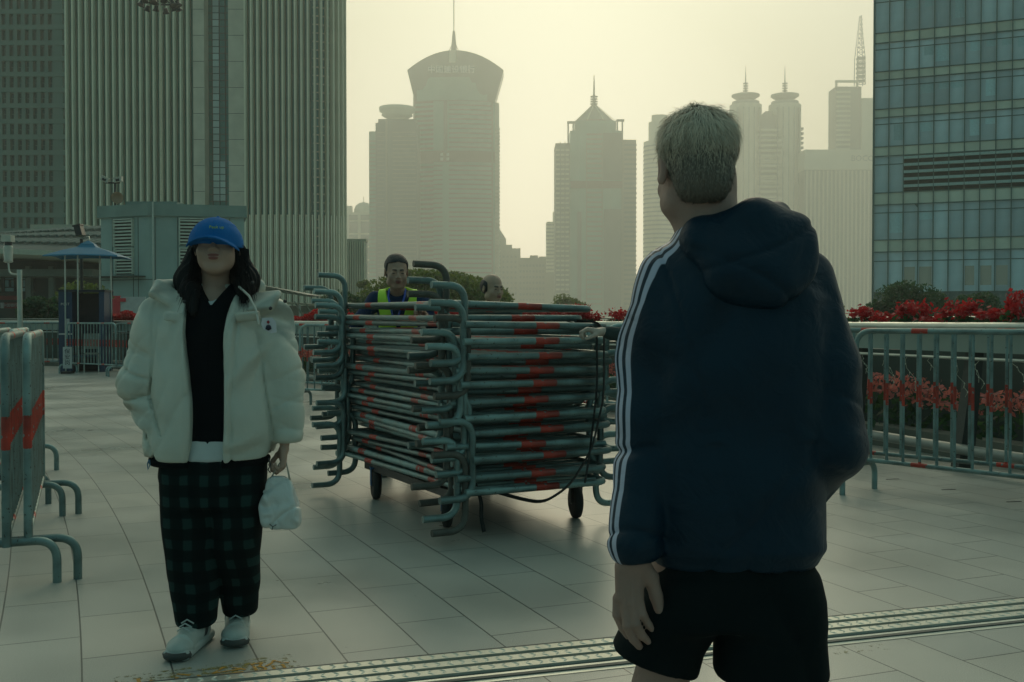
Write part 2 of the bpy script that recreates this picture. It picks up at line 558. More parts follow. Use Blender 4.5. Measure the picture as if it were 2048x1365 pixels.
# ------------------------------------------------------------ far towers in the haze
farA = mat('far_concrete', (0.21, 0.23, 0.18), 0.85, var=0.12, scale=0.05)
farB = mat('far_brown_band', (0.12, 0.07, 0.055), 0.8, var=0.12, scale=0.05)
farG = mat('far_green_glass', (0.12, 0.34, 0.27), 0.35, var=0.2, scale=0.05)
farD = mat('far_dark_glass', (0.05, 0.11, 0.10), 0.3, var=0.2, scale=0.05)
farL = mat('far_light_stone', (0.62, 0.60, 0.45), 0.8, var=0.1, scale=0.05)
def far(name, label, cat, D, cx, rz=0.0):
    t = thing(name, label, cat, ((cx - 1024) * D / F, D, 0), rz)
    k = D / F
    X = lambda px: (px - cx) * k
    Z = lambda py: P(cx, py, D).z
    return t, X, Z, k
def bands(t, shape, z0, z1, step, h, m, name='window_band'):
    """shape(mb, z0, z1) adds one storey band; every storey is one part"""
    mb = MB(); shape(mb, 0, h); o = None; z = z0; n = 0
    while z + h < z1 and n < 99:
        if o is None: o = mb.build(name, m, t, (0, 0, z))
        else: inst(o, t, (0, 0, z))
        z += step; n += 1
def vfins(t, xs, y, z0, z1, w, d, m, name='fin'):
    o = None
    mb = MB().box(-w / 2, w / 2, -d, 0, 0, z1 - z0)
    for x in xs:
        if o is None: o = mb.build(name, m, t, (x, y, z0))
        else: inst(o, t, (x, y, z0))

def bank_tower():
    t, X, Z, k = far('bank_tower', 'tall hazy tower with flared arched crown and thin mast, tallest on the skyline', 'tower', 900, 912)
    def lens(x0, x1, off, bulge, n=10, depth=22):
        pts = []
        for i in range(n + 1):
            u = i / n; x = x0 + (x1 - x0) * u
            pts.append((x, off - bulge * (1 - (2 * u - 1) ** 2)))
        return pts + [(x1 - 3, off + depth), (x0 + 3, off + depth)]
    body = lens(X(829), X(990), 0, 6)
    zc = Z(188)
    MB().prism(body, 0, zc).build('wall', farG, t)
    side = MB(); side.box(X(988), X(998), 2, 20, 0, Z(205)); side.build('side_wall', farL, t)
    def shp(a, b, off=-.45, dp=.9, z=None):
        def f(mb, z0, z1):
            pts = [p for p in lens(a, b, 0, 6)[:11]]
            # only the arc between a and b of the same bulge
            full = lambda x: -6 * (1 - (2 * (x - X(829)) / (X(990) - X(829)) - 1) ** 2)
            n = 6; arc = [(a + (b - a) * i / n) for i in range(n + 1)]
            pts = [(x, full(x) + off) for x in arc] + [(x, full(x) + off + dp) for x in arc[::-1]]
            mb.prism(pts, z0, z1)
        return f
    step = 9.2 * k
    bands(t, shp(X(829.5), X(868)), Z(615), Z(190), step, step * .45, farB, 'stone_band')
    bands(t, shp(X(899), X(985)), Z(612), Z(172), step, step * .3, farB, 'stone_band')
    bands(t, shp(X(868), X(886), -.3), Z(612), Z(330), step, step * .25, farB, 'ledge')
    fs = MB(); shp(X(889), X(896), -.9, 1.2)(fs, Z(308), Z(160)); fs.build('dark_slot', farD, t)
    bl = MB(); shp(X(829), X(990), -.7, 1.2)(bl, Z(326), Z(304)); bl.build('belt', farB, t)
    e = MB()
    for px in (885, 897):
        for py in (312, 321):
            e.box(X(px) - 1.2, X(px) + 1.2, -7.4, -6.8, Z(py) - 1.2, Z(py) + 1.2)
    e.build('emblem', mat('white_sign', (0.75, 0.75, 0.68), 0.6), t)
    vfins(t, [X(829.5), X(868), X(985)], 0, 0, zc, 1.6, 1.5, farA)
    # notches on the right edge
    bands(t, lambda mb, a, b: mb.box(X(990), X(1000), -0.5, 3, a, b), Z(600), Z(250), step * .8, step * .4, farL, 'balcony')
    # crown: flares outward, arched roof line
    cr = MB(); n = 24
    def roof(u): return Z(141) + (Z(105) - Z(141)) * (1 - (2 * u - 1) ** 2)
    xb0, xb1, xt0, xt1 = X(831), X(990), X(816), X(1007)
    rings = []
    for (lev) in range(3):
        f_, b_ = [], []
        for i in range(n + 1):
            u = i / n
            bul = 6 * (1 - (2 * u - 1) ** 2)
            if lev == 0: x = xb0 + (xb1 - xb0) * u; zz = Z(205)
            elif lev == 1: x = xt0 + (xt1 - xt0) * u; zz = Z(143)
            else: x = xt0 + (xt1 - xt0) * u; zz = roof(u)
            f_.append((x, -bul - 1.2, zz)); b_.append((x, 23 - bul, zz))
        rings.append((f_, b_))
    m_ = n + 1
    vs = [v for f_, b_ in rings for v in f_ + b_]
    fs = []
    for l in range(2):
        o0, o1 = l * 2 * m_, (l + 1) * 2 * m_
        for i in range(n):
            fs.append((o0 + i, o0 + i + 1, o1 + i + 1, o1 + i))
            fs.append((o0 + m_ + i + 1, o0 + m_ + i, o1 + m_ + i, o1 + m_ + i + 1))
        fs.append((o0 + m_, o0, o1, o1 + m_)); fs.append((o0 + n, o0 + m_ + n, o1 + m_ + n, o1 + n))
    o2 = 4 * m_
    for i in range(n):
        fs.append((o2 + i, o2 + i + 1, o2 + m_ + i + 1, o2 + m_ + i))
        fs.append((i + 1, i, m_ + i, m_ + i + 1))
    cr.add(vs, fs)
    cr.build('crown', farD, t)
    gl = MB(); shp(X(835), X(975), -1.6, .9)(gl, Z(204), Z(158))
    gl.build('crown_glass', farG, t)
    MB().box(X(900), X(913), -8.6, -7, Z(130), Z(106)).build('mast_base', farL, t)
    mb = MB(); mb.tube([(X(909), -5, Z(108)), (X(909), -5, Z(66))], [2.6, 1.0]); mb.tube([(X(909), -5, Z(68)), (X(909), -5, Z(-10))], .45)
    mb.tube([(X(900), -5, Z(104)), (X(908), -5, Z(88))], .3); mb.tube([(X(918), -5, Z(104)), (X(910), -5, Z(88))], .3)
    mb.build('mast', farA, t)
    M = Matrix.Translation((X(905), -12.0, Z(147))) @ Matrix.Rotation(R(90), 4, 'X')
    text_mesh('sign_lettering', '中国建设银行', 6.6, mat('sign_letters', (0.8, 0.8, 0.75), 0.6), t, M, .5)
bank_tower()

def disc_tower():
    t, X, Z, k = far('disc_top_tower', 'hazy grey tower with a round dish on its roof, left of the arched tower', 'tower', 840, 785)
    MB().box(X(752), X(835), 0, 30, 0, Z(246)).build('wall', farD, t)
    MB().box(X(738), X(754), 3, 30, 0, Z(262)).build('side_wall', farG, t)
    MB().box(X(772), X(776), -.7, 0, 0, Z(240)).build('stone_rib', farA, t)
    # stepped roof
    MB().box(X(757), X(833), 1, 24, Z(246), Z(238)).build('roof', farD, t)
    st = 8.2 * k
    bands(t, lambda mb, a, b: mb.box(X(786), X(832), -.6, 0, a, b), Z(612), Z(262), st, st * .25, farA, 'floor_band')
    bands(t, lambda mb, a, b: mb.box(X(738), X(752), 2.4, 3, a, b), Z(612), Z(272), st, st * .3, farA, 'floor_band')
    bands(t, lambda mb, a, b: mb.box(X(756), X(770), -.4, 0, a, b), Z(612), Z(262), st, st * .2, farA, 'floor_band')
    MB().lathe([(9.3, Z(240)), (7.5, Z(233)), (9, Z(231)), (12.5, Z(226)), (11.5, Z(222)), (14.2, Z(218)), (14.4, Z(210)), (13.8, Z(210)), (13.4, Z(214)), (0, Z(214))], (X(792), 12, 0), 28).build('roof_dish', farL, t)
    MB().box(X(792) - 4, X(792) + 4, 8, 16, Z(222), Z(205)).build('roof_cabin', farA, t)
disc_tower()

def far_left_block():
    t, X, Z, k = far('domed_building', 'pale distant building with a small dome beside the finned tower', 'building', 980, 720)
    MB().box(X(690), X(745), 0, 30, 0, Z(425)).build('wall', farL, t)
    MB().box(X(699), X(716), -.4, 0, Z(480), Z(430)).build('window_strip', farD, t)
    MB().box(X(722), X(740), -.4, 0, Z(600), Z(430)).build('window_strip', farD, t)
    MB().lathe([(9, Z(425)), (9, Z(418)), (7.5, Z(410)), (4, Z(404)), (0.3, Z(402)), (.3, Z(392))], (X(725), 10, 0), 20).build('dome', farL, t)
    MB().box(X(694), X(704), 0, 6, Z(425), Z(412)).build('corner_turret', farL, t)
    bands(t, lambda mb, a, b: mb.box(X(697), X(742), -.6, -.4, a, b), Z(600), Z(430), 26 * k, 3 * k, farL, 'floor_band')
far_left_block()

def stepped_block():
    t, X, Z, k = far('stepped_building', 'low stepped hazy block just right of the arched tower', 'building', 1000, 1015)
    MB().box(X(985), X(1012), 0, 25, 0, Z(478)).build('wall', farA, t)
    MB().add([(X(985), 0, Z(478)), (X(1012), 0, Z(478)), (X(996), 12, Z(452)), (X(985), 25, Z(478)), (X(1012), 25, Z(478))], [(0, 1, 2), (1, 4, 2), (4, 3, 2), (3, 0, 2)]).build('roof', farA, t)
    MB().box(X(1012), X(1024), 0, 20, 0, Z(490)).build('wing', farA, t)
    MB().box(X(1024), X(1041), 0, 20, 0, Z(497)).build('wing', farA, t)
    w = MB().box(-.9, .9, -.25, 0, 0, 2.0); w0 = None
    for i in range(6):
        for j in range(9):
            q = (X(991 + i * 8), 0, Z(600 - j * 10.5))
            if w0 is None: w0 = w.build('window', farD, t, q)
            else: inst(w0, t, q)
    t, X, Z, k = far('flat_roof_block', 'low hazy block with a small roof pavilion, left of the pyramid-roofed tower', 'building', 960, 1070)
    MB().box(X(1036), X(1092), 0, 25, 0, Z(516)).build('wall', farA, t)
    MB().box(X(1088), X(1113), 0, 25, 0, Z(545)).build('wing', farA, t)
    MB().box(X(1060), X(1076), 2, 12, Z(516), Z(511)).build('roof_cabin', farA, t)
    m = MB()
    for px in (1080, 1085, 1090): m.box(X(px) - .25, X(px) + .25, 1, 1.6, Z(530), Z(513))
    m.box(X(1078), X(1092), 1, 3, Z(516), Z(513.5)); m.build('roof_frame', farA, t)
    w0 = None
    for i in range(8):
        for j in range(7):
            q = (X(1041 + i * 6.5), 0, Z(603 - j * 11.5))
            if w0 is None: w0 = w.build('window', farD, t, q)
            else: inst(w0, t, q)
    t, X, Z, k = far('slim_annex', 'slim pale banded block against the left side of the pyramid-roofed tower', 'building', 1010, 1102)
    MB().box(X(1093), X(1114), 0, 20, 0, Z(444)).build('wall', farL, t)
    MB().box(X(1106), X(1114), -1, 10, Z(444), Z(424)).build('stair_tower', farL, t)
    bands(t, lambda mb, a, b: mb.box(X(1093) - .4, X(1113), -.4, 0, a, b), Z(600), Z(446), 7.4 * k, 3 * k, farA, 'floor_band')
stepped_block()

def pyramid_tower():
    t, X, Z, k = far('pyramid_roof_tower', 'hazy tower with pointed pyramid roof and needle spire', 'tower', 900, 1190)
    MB().box(X(1111), X(1150), 2, 34, 0, Z(286)).build('left_wing', farA, t)
    MB().box(X(1232), X(1272), 2, 34, 0, Z(279)).build('right_wing', farA, t)
    MB().prism([(X(1140), 0), (X(1158), -4), (X(1222), -4), (X(1242), 0), (X(1242), 34), (X(1140), 34)], 0, Z(262)).build('wall', farG, t)
    MB().prism([(X(1150), 3), (X(1160), 0), (X(1220), 0), (X(1232), 3), (X(1232), 30), (X(1150), 30)], Z(262), Z(241)).build('upper_wall', farG, t)
    for pa, pb, lo_, up_ in ((1136, 1146, 247, 243), (1234, 1244, 243, 239)):
        fr = MB()
        for px in (pa, pb): fr.box(X(px) - .6, X(px) + .6, 0, 2, Z(286), Z(lo_))
        fr.box(X(pa - 2), X(pb + 4), -.5, 2.5, Z(lo_), Z(up_)); fr.build('corner_frame', farA, t)
    ax, az = X(1190), Z(204)
    rf = MB(); n = 8; rad = X(1232) - X(1190)
    base = [(ax + rad * math.cos(2 * PI * (i + .5) / n), 15 + rad * math.sin(2 * PI * (i + .5) / n), Z(240)) for i in range(n)]
    rf.add(base + [(ax, 15, az)], [(i, (i + 1) % n, n) for i in range(n)]); rf.build('roof', farA, t)
    rd = MB()
    for b_ in base: rd.tube([b_, (ax, 15, az + 1)], .5, 5)
    rd.build('roof_rib', farL, t)
    wr = MB()
    for px in (1148, 1160, 1222, 1236): wr.tube([(X(px), 6, Z(243)), (ax, 15, Z(200))], .22, 4)
    wr.build('stay_cable', farA, t)
    sp = MB().tube([(ax, 15, az), (ax, 15, Z(185)), (ax, 15, Z(143))], [1.6, .9, .35], 8)
    for py in (188, 193, 198, 203): sp.lathe([(.5, 0), (3.2, .4), (3.2, 1.0), (.5, 1.4)], (ax, 15, Z(py)), 12)
    sp.build('spire', farA, t)
    MB().box(X(1154), X(1162), -4.6, -3.6, 0, Z(425)).build('dark_panel', farD, t)
    MB().box(X(1206), X(1241), -4.7, -4.1, 0, Z(420)).build('dark_panel', farD, t)
    MB().box(X(1205), X(1242), -4.6, -4.1, Z(362), Z(268)).build('dark_panel', farD, t)
    MB().box(X(1140), X(1243), -5.0, -4.1, Z(378), Z(364)).build('belt', farB, t)
    st = 9.6 * k
    bands(t, lambda mb, a, b: mb.box(X(1172), X(1203), -4.9, -4.1, a, b), Z(610), Z(262), st, st * .35, farA, 'floor_band')
    bands(t, lambda mb, a, b: mb.box(X(1112), X(1138), 1.4, 2, a, b), Z(610), Z(290), st, st * .4, farL, 'floor_band')
    bands(t, lambda mb, a, b: mb.box(X(1248), X(1273), 1.4, 2, a, b), Z(610), Z(285), st, st * .45, farD, 'floor_band')
    vfins(t, [X(1120), X(1129), X(1172), X(1203)], -4.1, 0, Z(286), .7, .9, farA)
pyramid_tower()

def round_tower():
    t, X, Z, k = far('round_corner_tower', 'pale hazy tower with rounded top behind the grey-haired head', 'tower', 950, 1320)
    MB().lathe([(X(1322) - X(1290), 0), (X(1322) - X(1290), Z(280)), (X(1322) - X(1300), Z(278)), (X(1322) - X(1300), Z(240)), (X(1322) - X(1306), Z(238)), (X(1322) - X(1306), Z(226)), (0, Z(224))], (X(1322), 14, 0), 24, smooth=False).build('wall', farL, t)
    rr = X(1322) - X(1290)
    bands(t, lambda mb, a, b: mb.lathe([(rr + .3, a), (rr + .3, b)], (X(1322), 14, 0), 24, smooth=False), Z(610), Z(285), 8.8 * k, 3 * k, farA, 'floor_band')
round_tower()

def twin_tower():
    t, X, Z, k = far('twin_disc_tower', 'pale twin tower with two flat discs and finials above the head', 'tower', 960, 1536)
    def shaft(c, r):
        return [(X(c) + r * math.cos(a), 12 + r * math.sin(a)) for a in [2 * PI * i / 24 for i in range(24)]]
    for c in (1495, 1574):
        r = 32 * k
        MB().prism(shaft(c, r), 0, Z(206), smooth=False).build('shaft', farL, t)
        MB().lathe([(27 * k, 0), (27 * k, 7 * k), (20 * k, 8 * k)], (X(c), 12, Z(206)), 24).build('shaft_cap', farA, t)
        MB().lathe([(11 * k, 0), (11 * k, 9 * k), (22 * k, 11 * k), (28 * k, 15 * k), (28 * k, 18 * k), (6 * k, 20 * k)], (X(c), 12, Z(203)), 28).build('roof_disc', farA, t)
        f = MB().tube([(X(c), 12, Z(184)), (X(c), 12, Z(157)), (X(c), 12, Z(125))], [1.2, .6, .15], 6)
        for py in (178, 173, 168, 163): f.lathe([(.5, 0), (5.6 * k, .4), (5.6 * k, 1.0), (.5, 1.4)], (X(c), 12, Z(py)), 10)
        f.build('finial', farA, t)
        vfins(t, [X(c + q) for q in (-22, -11, 0, 11, 22)], 12 - r * .72, 0, Z(215), .8, r * .3, farA)
    MB().box(X(1508), X(1570), 2, 22, 0, Z(230)).build('wall', farA, t)
    MB().box(X(1530), X(1544), 2, 22, Z(230), Z(222)).build('roof_cabin', farA, t)
    st = 10.2 * k
    bands(t, lambda mb, a, b: mb.box(X(1512), X(1566), -1.5, 2, a, b), Z(560), Z(258), st, st * .4, farL, 'sunshade')
    for py in (322, 364, 406, 448):
        m = MB()
        m.box(X(1512), X(1568), -2, 2, Z(py + 5), Z(py + 3.5)); m.box(X(1512), X(1568), -2, 2, Z(py - 5), Z(py - 6.5))
        for i in range(6):
            a = 1513 + i * 9.3
            m.tube([(X(a), -1.8, Z(py + 5 * (-1) ** i)), (X(a + 9.3), -1.8, Z(py - 5 * (-1) ** i))], .5, 4)
        m.build('truss', farL, t)
    bands(t, lambda mb, a, b: mb.box(X(1600), X(1610), 8, 14, a, b), Z(400), Z(245), 9.5 * k, 4.5 * k, farA, 'balcony')
twin_tower()

def ribbed_tower():
    t, X, Z, k = far('ribbed_tower', 'pale ribbed block with an open-framed taller part at the edge of the glass office', 'tower', 940, 1680)
    MB().box(X(1608), X(1800), 0, 30, 0, Z(308)).build('wall', farA, t)
    MB().box(X(1607), X(1801), -1.2, 31, Z(340), Z(300)).build('cornice', farL, t)
    MB().box(X(1671), X(1722), 3, 25, Z(308), Z(172)).build('upper_wall', farA, t)
    MB().box(X(1722), X(1800), 1, 25, Z(300), Z(196)).build('upper_wing', farL, t)
    m = MB(); m.box(X(1671), X(1715), 3, 6, Z(163), Z(159))
    for px in (1671, 1713): m.box(X(px), X(px + 3), 3, 6, Z(175), Z(160))
    m.build('roof_frame', farL, t)
    vfins(t, [X(1612 + i * 8.2) for i in range(22)], 0, 0, Z(342), 1.3, 1.1, farL)
    bands(t, lambda mb, a, b: mb.box(X(1672), X(1700), 2.4, 3, a, b), Z(300), Z(176), 9.5 * k, 4 * k, farL, 'floor_band')
    M = Matrix.Translation((X(1728), -1.6, Z(318))) @ Matrix.Rotation(R(90), 4, 'X')
    text_mesh('sign_lettering', 'BOCOM', 7.0, mat('far_sign_grey', (0.16, 0.2, 0.15), 0.6), t, M, .2)
    t2, X, Z, k = far('lattice_mast', 'thin lattice radio mast on the framed roof beside the glass office', 'mast', 950, 1725)
    m = MB(); zb, zt = Z(165), Z(25)
    n = 14
    for sx in (-1, 1):
        for sy in (-1, 1):
            m.tube([(X(1725) + sx * 8.5 * k, 12 + sy * 3.6, zb), (X(1725) + sx * 8 * k, 12 + sy * 3.4, Z(110)), (X(1725) + sx * 1 * k, 12 + sy * .4, zt)], [.45, .4, .2], 4)
    m.build('leg', farD, t2)
    m = MB()
    for i in range(n + 1):
        f = i / n; py = 165 - f * 130
        w = 8.3 if py > 110 else 1 + 7 * (py - 25) / 85
        m.tube([(X(1725 - w), 8.6, Z(py)), (X(1725 + w), 8.6, Z(py))], .35, 4)
        py2 = py - 130 / n; w2 = 8.3 if py2 > 110 else 1 + 7 * max(0, (py2 - 25)) / 85
        m.tube([(X(1725 - w), 8.6, Z(py)), (X(1725 + w2), 8.6, Z(py2))], .28, 4)
        m.tube([(X(1725 + w), 8.6, Z(py)), (X(1725 - w2), 8.6, Z(py2))], .28, 4)
    m.build('bracing', farD, t2)
    m = MB()
    for py in (158, 150, 141, 132, 123, 113): m.box(X(1717), X(1733), 7, 12, Z(py) - .8, Z(py) + .9)
    m.build('antenna_panel', farD, t2)
ribbed_tower()
# ------------------------------------------------------------ galvanised barrier
def barrier_material():
    m, t, b = newmat('galvanised_steel')
    L = t.links.new
    co = N(t, 'ShaderNodeTexCoord'); sep = N(t, 'ShaderNodeSeparateXYZ'); L(co.outputs['Object'], sep.inputs[0])
    inf = N(t, 'ShaderNodeObjectInfo')
    def mth(op, a, b_=None):
        n = N(t, 'ShaderNodeMath', operation=op)
        for i, q in enumerate((a, b_)):
            if q is None: continue
            if isinstance(q, (int, float)): n.inputs[i].default_value = q
            else: L(q, n.inputs[i])
        return n.outputs[0]
    z = sep.outputs[2]; ax = mth('ABSOLUTE', sep.outputs[0])
    n0 = N(t, 'ShaderNodeTexNoise'); n0.inputs['Scale'].default_value = 90; L(co.outputs['Object'], n0.inputs['Vector'])
    jit = mth('MULTIPLY', mth('SUBTRACT', n0.outputs[0], 0.5), 0.012)
    zz = mth('ADD', z, jit)
    band = mth('MULTIPLY', mth('GREATER_THAN', zz, 0.645), mth('LESS_THAN', zz, 0.80))
    rail = mth('MAXIMUM', mth('GREATER_THAN', z, 1.155), mth('MULTIPLY', mth('LESS_THAN', z, 0.265), mth('GREATER_THAN', z, 0.215)))
    xx = mth('ADD', ax, jit)
    rx = mth('MULTIPLY', mth('GREATER_THAN', xx, 0.44), mth('LESS_THAN', xx, 0.56))
    red = mth('MINIMUM', mth('ADD', band, mth('MULTIPLY', rail, rx)), 1.0)
    # chipped paint
    n1 = N(t, 'ShaderNodeTexNoise'); n1.inputs['Scale'].default_value = 35; n1.inputs['Detail'].default_value = 5; L(co.outputs['Object'], n1.inputs['Vector'])
    chip = mth('LESS_THAN', n1.outputs[0], 0.625)
    red = mth('MULTIPLY', red, chip)
    n2 = N(t, 'ShaderNodeTexNoise'); n2.inputs['Scale'].default_value = 7; n2.inputs['Detail'].default_value = 6; L(co.outputs['Object'], n2.inputs['Vector'])
    r = N(t, 'ShaderNodeMapRange'); r.inputs[1].default_value = .3; r.inputs[2].default_value = .7; r.inputs[3].default_value = .5; r.inputs[4].default_value = 1.35
    L(n2.outputs[0], r.inputs[0])
    ob = N(t, 'ShaderNodeMapRange'); ob.inputs[3].default_value = .65; ob.inputs[4].default_value = 1.2; L(inf.outputs['Random'], ob.inputs[0])
    st = N(t, 'ShaderNodeVectorMath', operation='SCALE'); st.inputs[0].default_value = (0.21, 0.30, 0.29); L(mth('MULTIPLY', r.outputs[0], ob.outputs[0]), st.inputs['Scale'])
    rs = N(t, 'ShaderNodeVectorMath', operation='SCALE'); rs.inputs[0].default_value = (0.40, 0.035, 0.018); L(r.outputs[0], rs.inputs['Scale'])
    mx = N(t, 'ShaderNodeMix', data_type='RGBA'); L(red, mx.inputs[0]); L(st.outputs[0], mx.inputs[6]); L(rs.outputs[0], mx.inputs[7])
    # rust specks
    n3 = N(t, 'ShaderNodeTexNoise'); n3.inputs['Scale'].default_value = 55; n3.inputs['Detail'].default_value = 4; L(co.outputs['Object'], n3.inputs['Vector'])
    m3 = N(t, 'ShaderNodeMix', data_type='RGBA'); L(mth('MULTIPLY', mth('GREATER_THAN', n3.outputs[0], .67), .7), m3.inputs[0])
    L(mx.outputs[2], m3.inputs[6]); m3.inputs[7].default_value = (.06, .035, .02, 1)
    L(m3.outputs[2], b.inputs['Base Color'])
    L(mth('MULTIPLY', mth('SUBTRACT', 1.0, red), 0.7), b.inputs['Metallic'])
    rr = N(t, 'ShaderNodeMapRange'); rr.inputs[1].default_value = .3; rr.inputs[2].default_value = .7; rr.inputs[3].default_value = .32; rr.inputs[4].default_value = .75
    L(n2.outputs[0], rr.inputs[0]); L(rr.outputs[0], b.inputs['Roughness'])
    bp = N(t, 'ShaderNodeBump'); bp.inputs['Strength'].default_value = .25; bp.inputs['Distance'].default_value = .004
    L(n1.outputs[0], bp.inputs['Height']); L(bp.outputs[0], b.inputs['Normal'])
    return m
gal = barrier_material()
dark_metal = mat('dark_steel', (0.03, 0.035, 0.035), 0.45, metal=0.5)
rubber = mat('black_rubber', (0.012, 0.014, 0.014), 0.7, bump=.2)
BH = 1.19; FH = .205
def barrier_meshes():
    fr = MB()
    fr.tube(fillet([(-1, 0, .19), (-1, 0, BH - .02), (1, 0, BH - .02), (1, 0, .19)], .13, 6), .0205, 10)
    fr.tube([(-1, 0, .24), (1, 0, .24)], .0165, 8)
    bars = MB()
    for i in range(1, 16):
        bars.tube([(-1 + i * .125, 0, .24), (-1 + i * .125, 0, BH - .02)], .0105, 8)
    ft = MB().tube(fillet([(0, -.215, 0), (0, -.215, FH), (0, .215, FH), (0, .215, 0)], .203, 10), .0205, 10)
    bo = MB()
    bo.lathe([(.012, 0), (.012, .01), (.007, .016), (0, .017)], n=8, M=Matrix.Rotation(R(-90), 4, 'X') @ Matrix.Translation((0, 0, .019)))
    hook = MB().tube(fillet([(0, 0, 0), (.05, 0, 0), (.05, 0, -.07)], .02, 3), .007, 6)
    return [x.mesh(n, gal) for x, n in ((fr, 'frame'), (bars, 'infill_bars'), (ft, 'foot'), (bo, 'bolt'), (hook, 'hook'))]
BM = barrier_meshes()
foot_n = 0
rusty = mat('rusty_tube', (.085, .085, .072), .6, metal=.3, var=.4, scale=9, bump=.4, bscale=60)
rf_ = BM[2].copy(); rf_.name = 'foot'; rf_.materials[0] = rusty; BM.append(rf_)
def barrier(label, M, group, name='crowd_barrier', detail=True):
    t = thing(name, label, 'barrier', group=group)
    t.matrix_world = M
    def ch(me, loc):
        o = bpy.data.objects.new(me.name, me); COL.objects.link(o); o.parent = t; o.location = loc; return o
    ch(BM[0], (0, 0, 0)); ch(BM[1], (0, 0, 0))
    global foot_n
    foot_n += 1
    ch(BM[5 if foot_n % 3 == 1 and foot_n < 26 else 2], (-.97, 0, 0)); ch(BM[2], (.97, 0, 0))
    if detail:
        for sx in (-1, 1):
            for zz in (.95, .40):
                o = ch(BM[3], (sx, 0, zz)); o.rotation_euler = (0, 0, R(90) if sx > 0 else R(-90))
        ch(BM[4], (1.0, 0, .9))
    return t
def stand(x0, y0, x1, y1, label, group, detail=True):
    a = math.atan2(y1 - y0, x1 - x0); L = math.hypot(x1 - x0, y1 - y0) / 2.0
    M = Matrix.Translation(((x0 + x1) / 2, (y0 + y1) / 2, 0)) @ Matrix.Rotation(a, 4, 'Z') @ Matrix.Diagonal((L, 1, 1, 1))
    return barrier(label, M, group, detail=detail)

# the stack on the trolley
C0 = Vector((-0.33, 6.10, 0)); e1 = Vector((.886, .463, 0)); e2 = Vector((-.463, .886, 0))
def S(a, b, h): return C0 + e1 * a + e2 * b + Vector((0, 0, h))
NB = 25
where = ['lowest in the stack', 'second from the bottom', 'third from the bottom', 'fourth from the bottom', 'fifth from the bottom', 'sixth from the bottom', 'seventh from the bottom', 'eighth from the bottom', 'ninth from the bottom', 'tenth from the bottom', 'eleventh from the bottom', 'twelfth from the bottom', 'in the very middle of the stack']
where2 = ['topmost of the stack', 'second from the top', 'third from the top', 'fourth from the top', 'fifth from the top', 'sixth from the top', 'seventh from the top', 'eighth from the top', 'ninth from the top', 'tenth from the top', 'eleventh from the top', 'twelfth from the top']
random.seed(21)
for i in range(NB):
    wh = where[i] if i <= 12 else where2[NB - 1 - i]
    A = i % 2 == 0 or i > 18 or i in (3, 11)
    h = .285 + i * .0425
    if i == NB - 1: h = 1.335
    yaw = R(random.uniform(-2.4, 2.4)); tip = R(random.uniform(-.9, .9)); tilt = R(random.uniform(-.45, .45))
    if 2 < i < 8: yaw += R((5 - i) * 1.0); tilt += R(.5 * (i - 5) * .5)
    offb = (.08 * ((i * 3) % 6) - .24) * .8 + random.uniform(-.02, .02)
    offa = random.uniform(-.05, .05)
    if i == NB - 1: yaw = R(-1.5); offb = -.02; tip = R(1.7); offa = 0.02
    if i == NB - 2: offb = .05; yaw = R(.8)
    if i == 0: offb = -.18; yaw = R(2.5); tip = R(.6)
    X_ = e2 if A else -e2; Z_ = e1 if A else -e1
    rot = Matrix((X_, Vector((0, 0, 1)), Z_)).transposed().to_4x4()
    # columns: local x -> X_, local y -> up, local z -> Z_
    base = S(-.24 + offa, 1.0 + offb, h) if A else S(1.19 + offa, 1.0 + offb, h)
    pivot = S(.5, 1.0, h)
    M = Matrix.Translation(pivot) @ Matrix.Rotation(yaw, 4, 'Z') @ Matrix.Rotation(tip, 4, e2) @ Matrix.Rotation(tilt, 4, e1) @ Matrix.Translation(-pivot) @ Matrix.Translation(base) @ rot
    barrier('galvanised barrier lying flat on the loaded trolley, ' + wh, M, 'barriers stacked flat on the trolley')

# trolley
tr = thing('hand_trolley', 'low flat trolley on four rubber wheels under the stack of barriers', 'trolley', (0, 0, 0))
tr.matrix_world = Matrix.Translation(C0) @ Matrix((e1, e2, Vector((0, 0, 1)))).transposed().to_4x4()
blue = mat('blue_paint', (0.02, 0.13, 0.30), 0.5, var=.2)
MB().box(.03, .96, .15, 1.6, .232, .248).box(.03, .96, .15, .19, .2, .232).box(.03, .96, 1.56, 1.6, .2, .232).box(.03, .07, .19, 1.56, .2, .232).box(.92, .96, .19, 1.56, .2, .232).build('deck', dark_metal, tr)
def wheel(a, b, sw, col):
    w = MB(); r = .105
    Mx = Matrix.Rotation(sw, 4, 'Z') @ Matrix.Rotation(R(90), 4, 'X')
    w.lathe([(.05, -.024), (.085, -.028), (r, -.02), (r + .003, 0), (r, .02), (.085, .028), (.05, .024)], n=28, M=Mx)
    o = w.build('wheel', rubber, tr, (a, b, r + .003))
    MB().lathe([(.0, -.03), (.02, -.03), (.02, -.018), (.055, -.02), (.055, .02), (.02, .018), (.02, .03), (0, .03)], n=16, M=Mx).build('hub', mat('wheel_hub', (.1, .11, .11), .5, metal=.6), o)
    f = MB(); Ms = Matrix.Rotation(sw, 4, 'Z')
    for s_ in (-1, 1):
        f.box(-.022, .022, s_ * .036 - .003, s_ * .036 + .003, -.01, .11, M=Ms)
    f.box(-.04, .04, -.04, .04, .108, .118, M=Ms); f.lathe([(.03, .093 + .01), (.03, .125)], n=12)
    f.build('fork', col, o)
wheel(.09, .30, R(60), blue); wheel(.93, .20, R(75), dark_metal); wheel(.06, 1.45, R(78), blue); wheel(.92, 1.45, R(60), dark_metal)

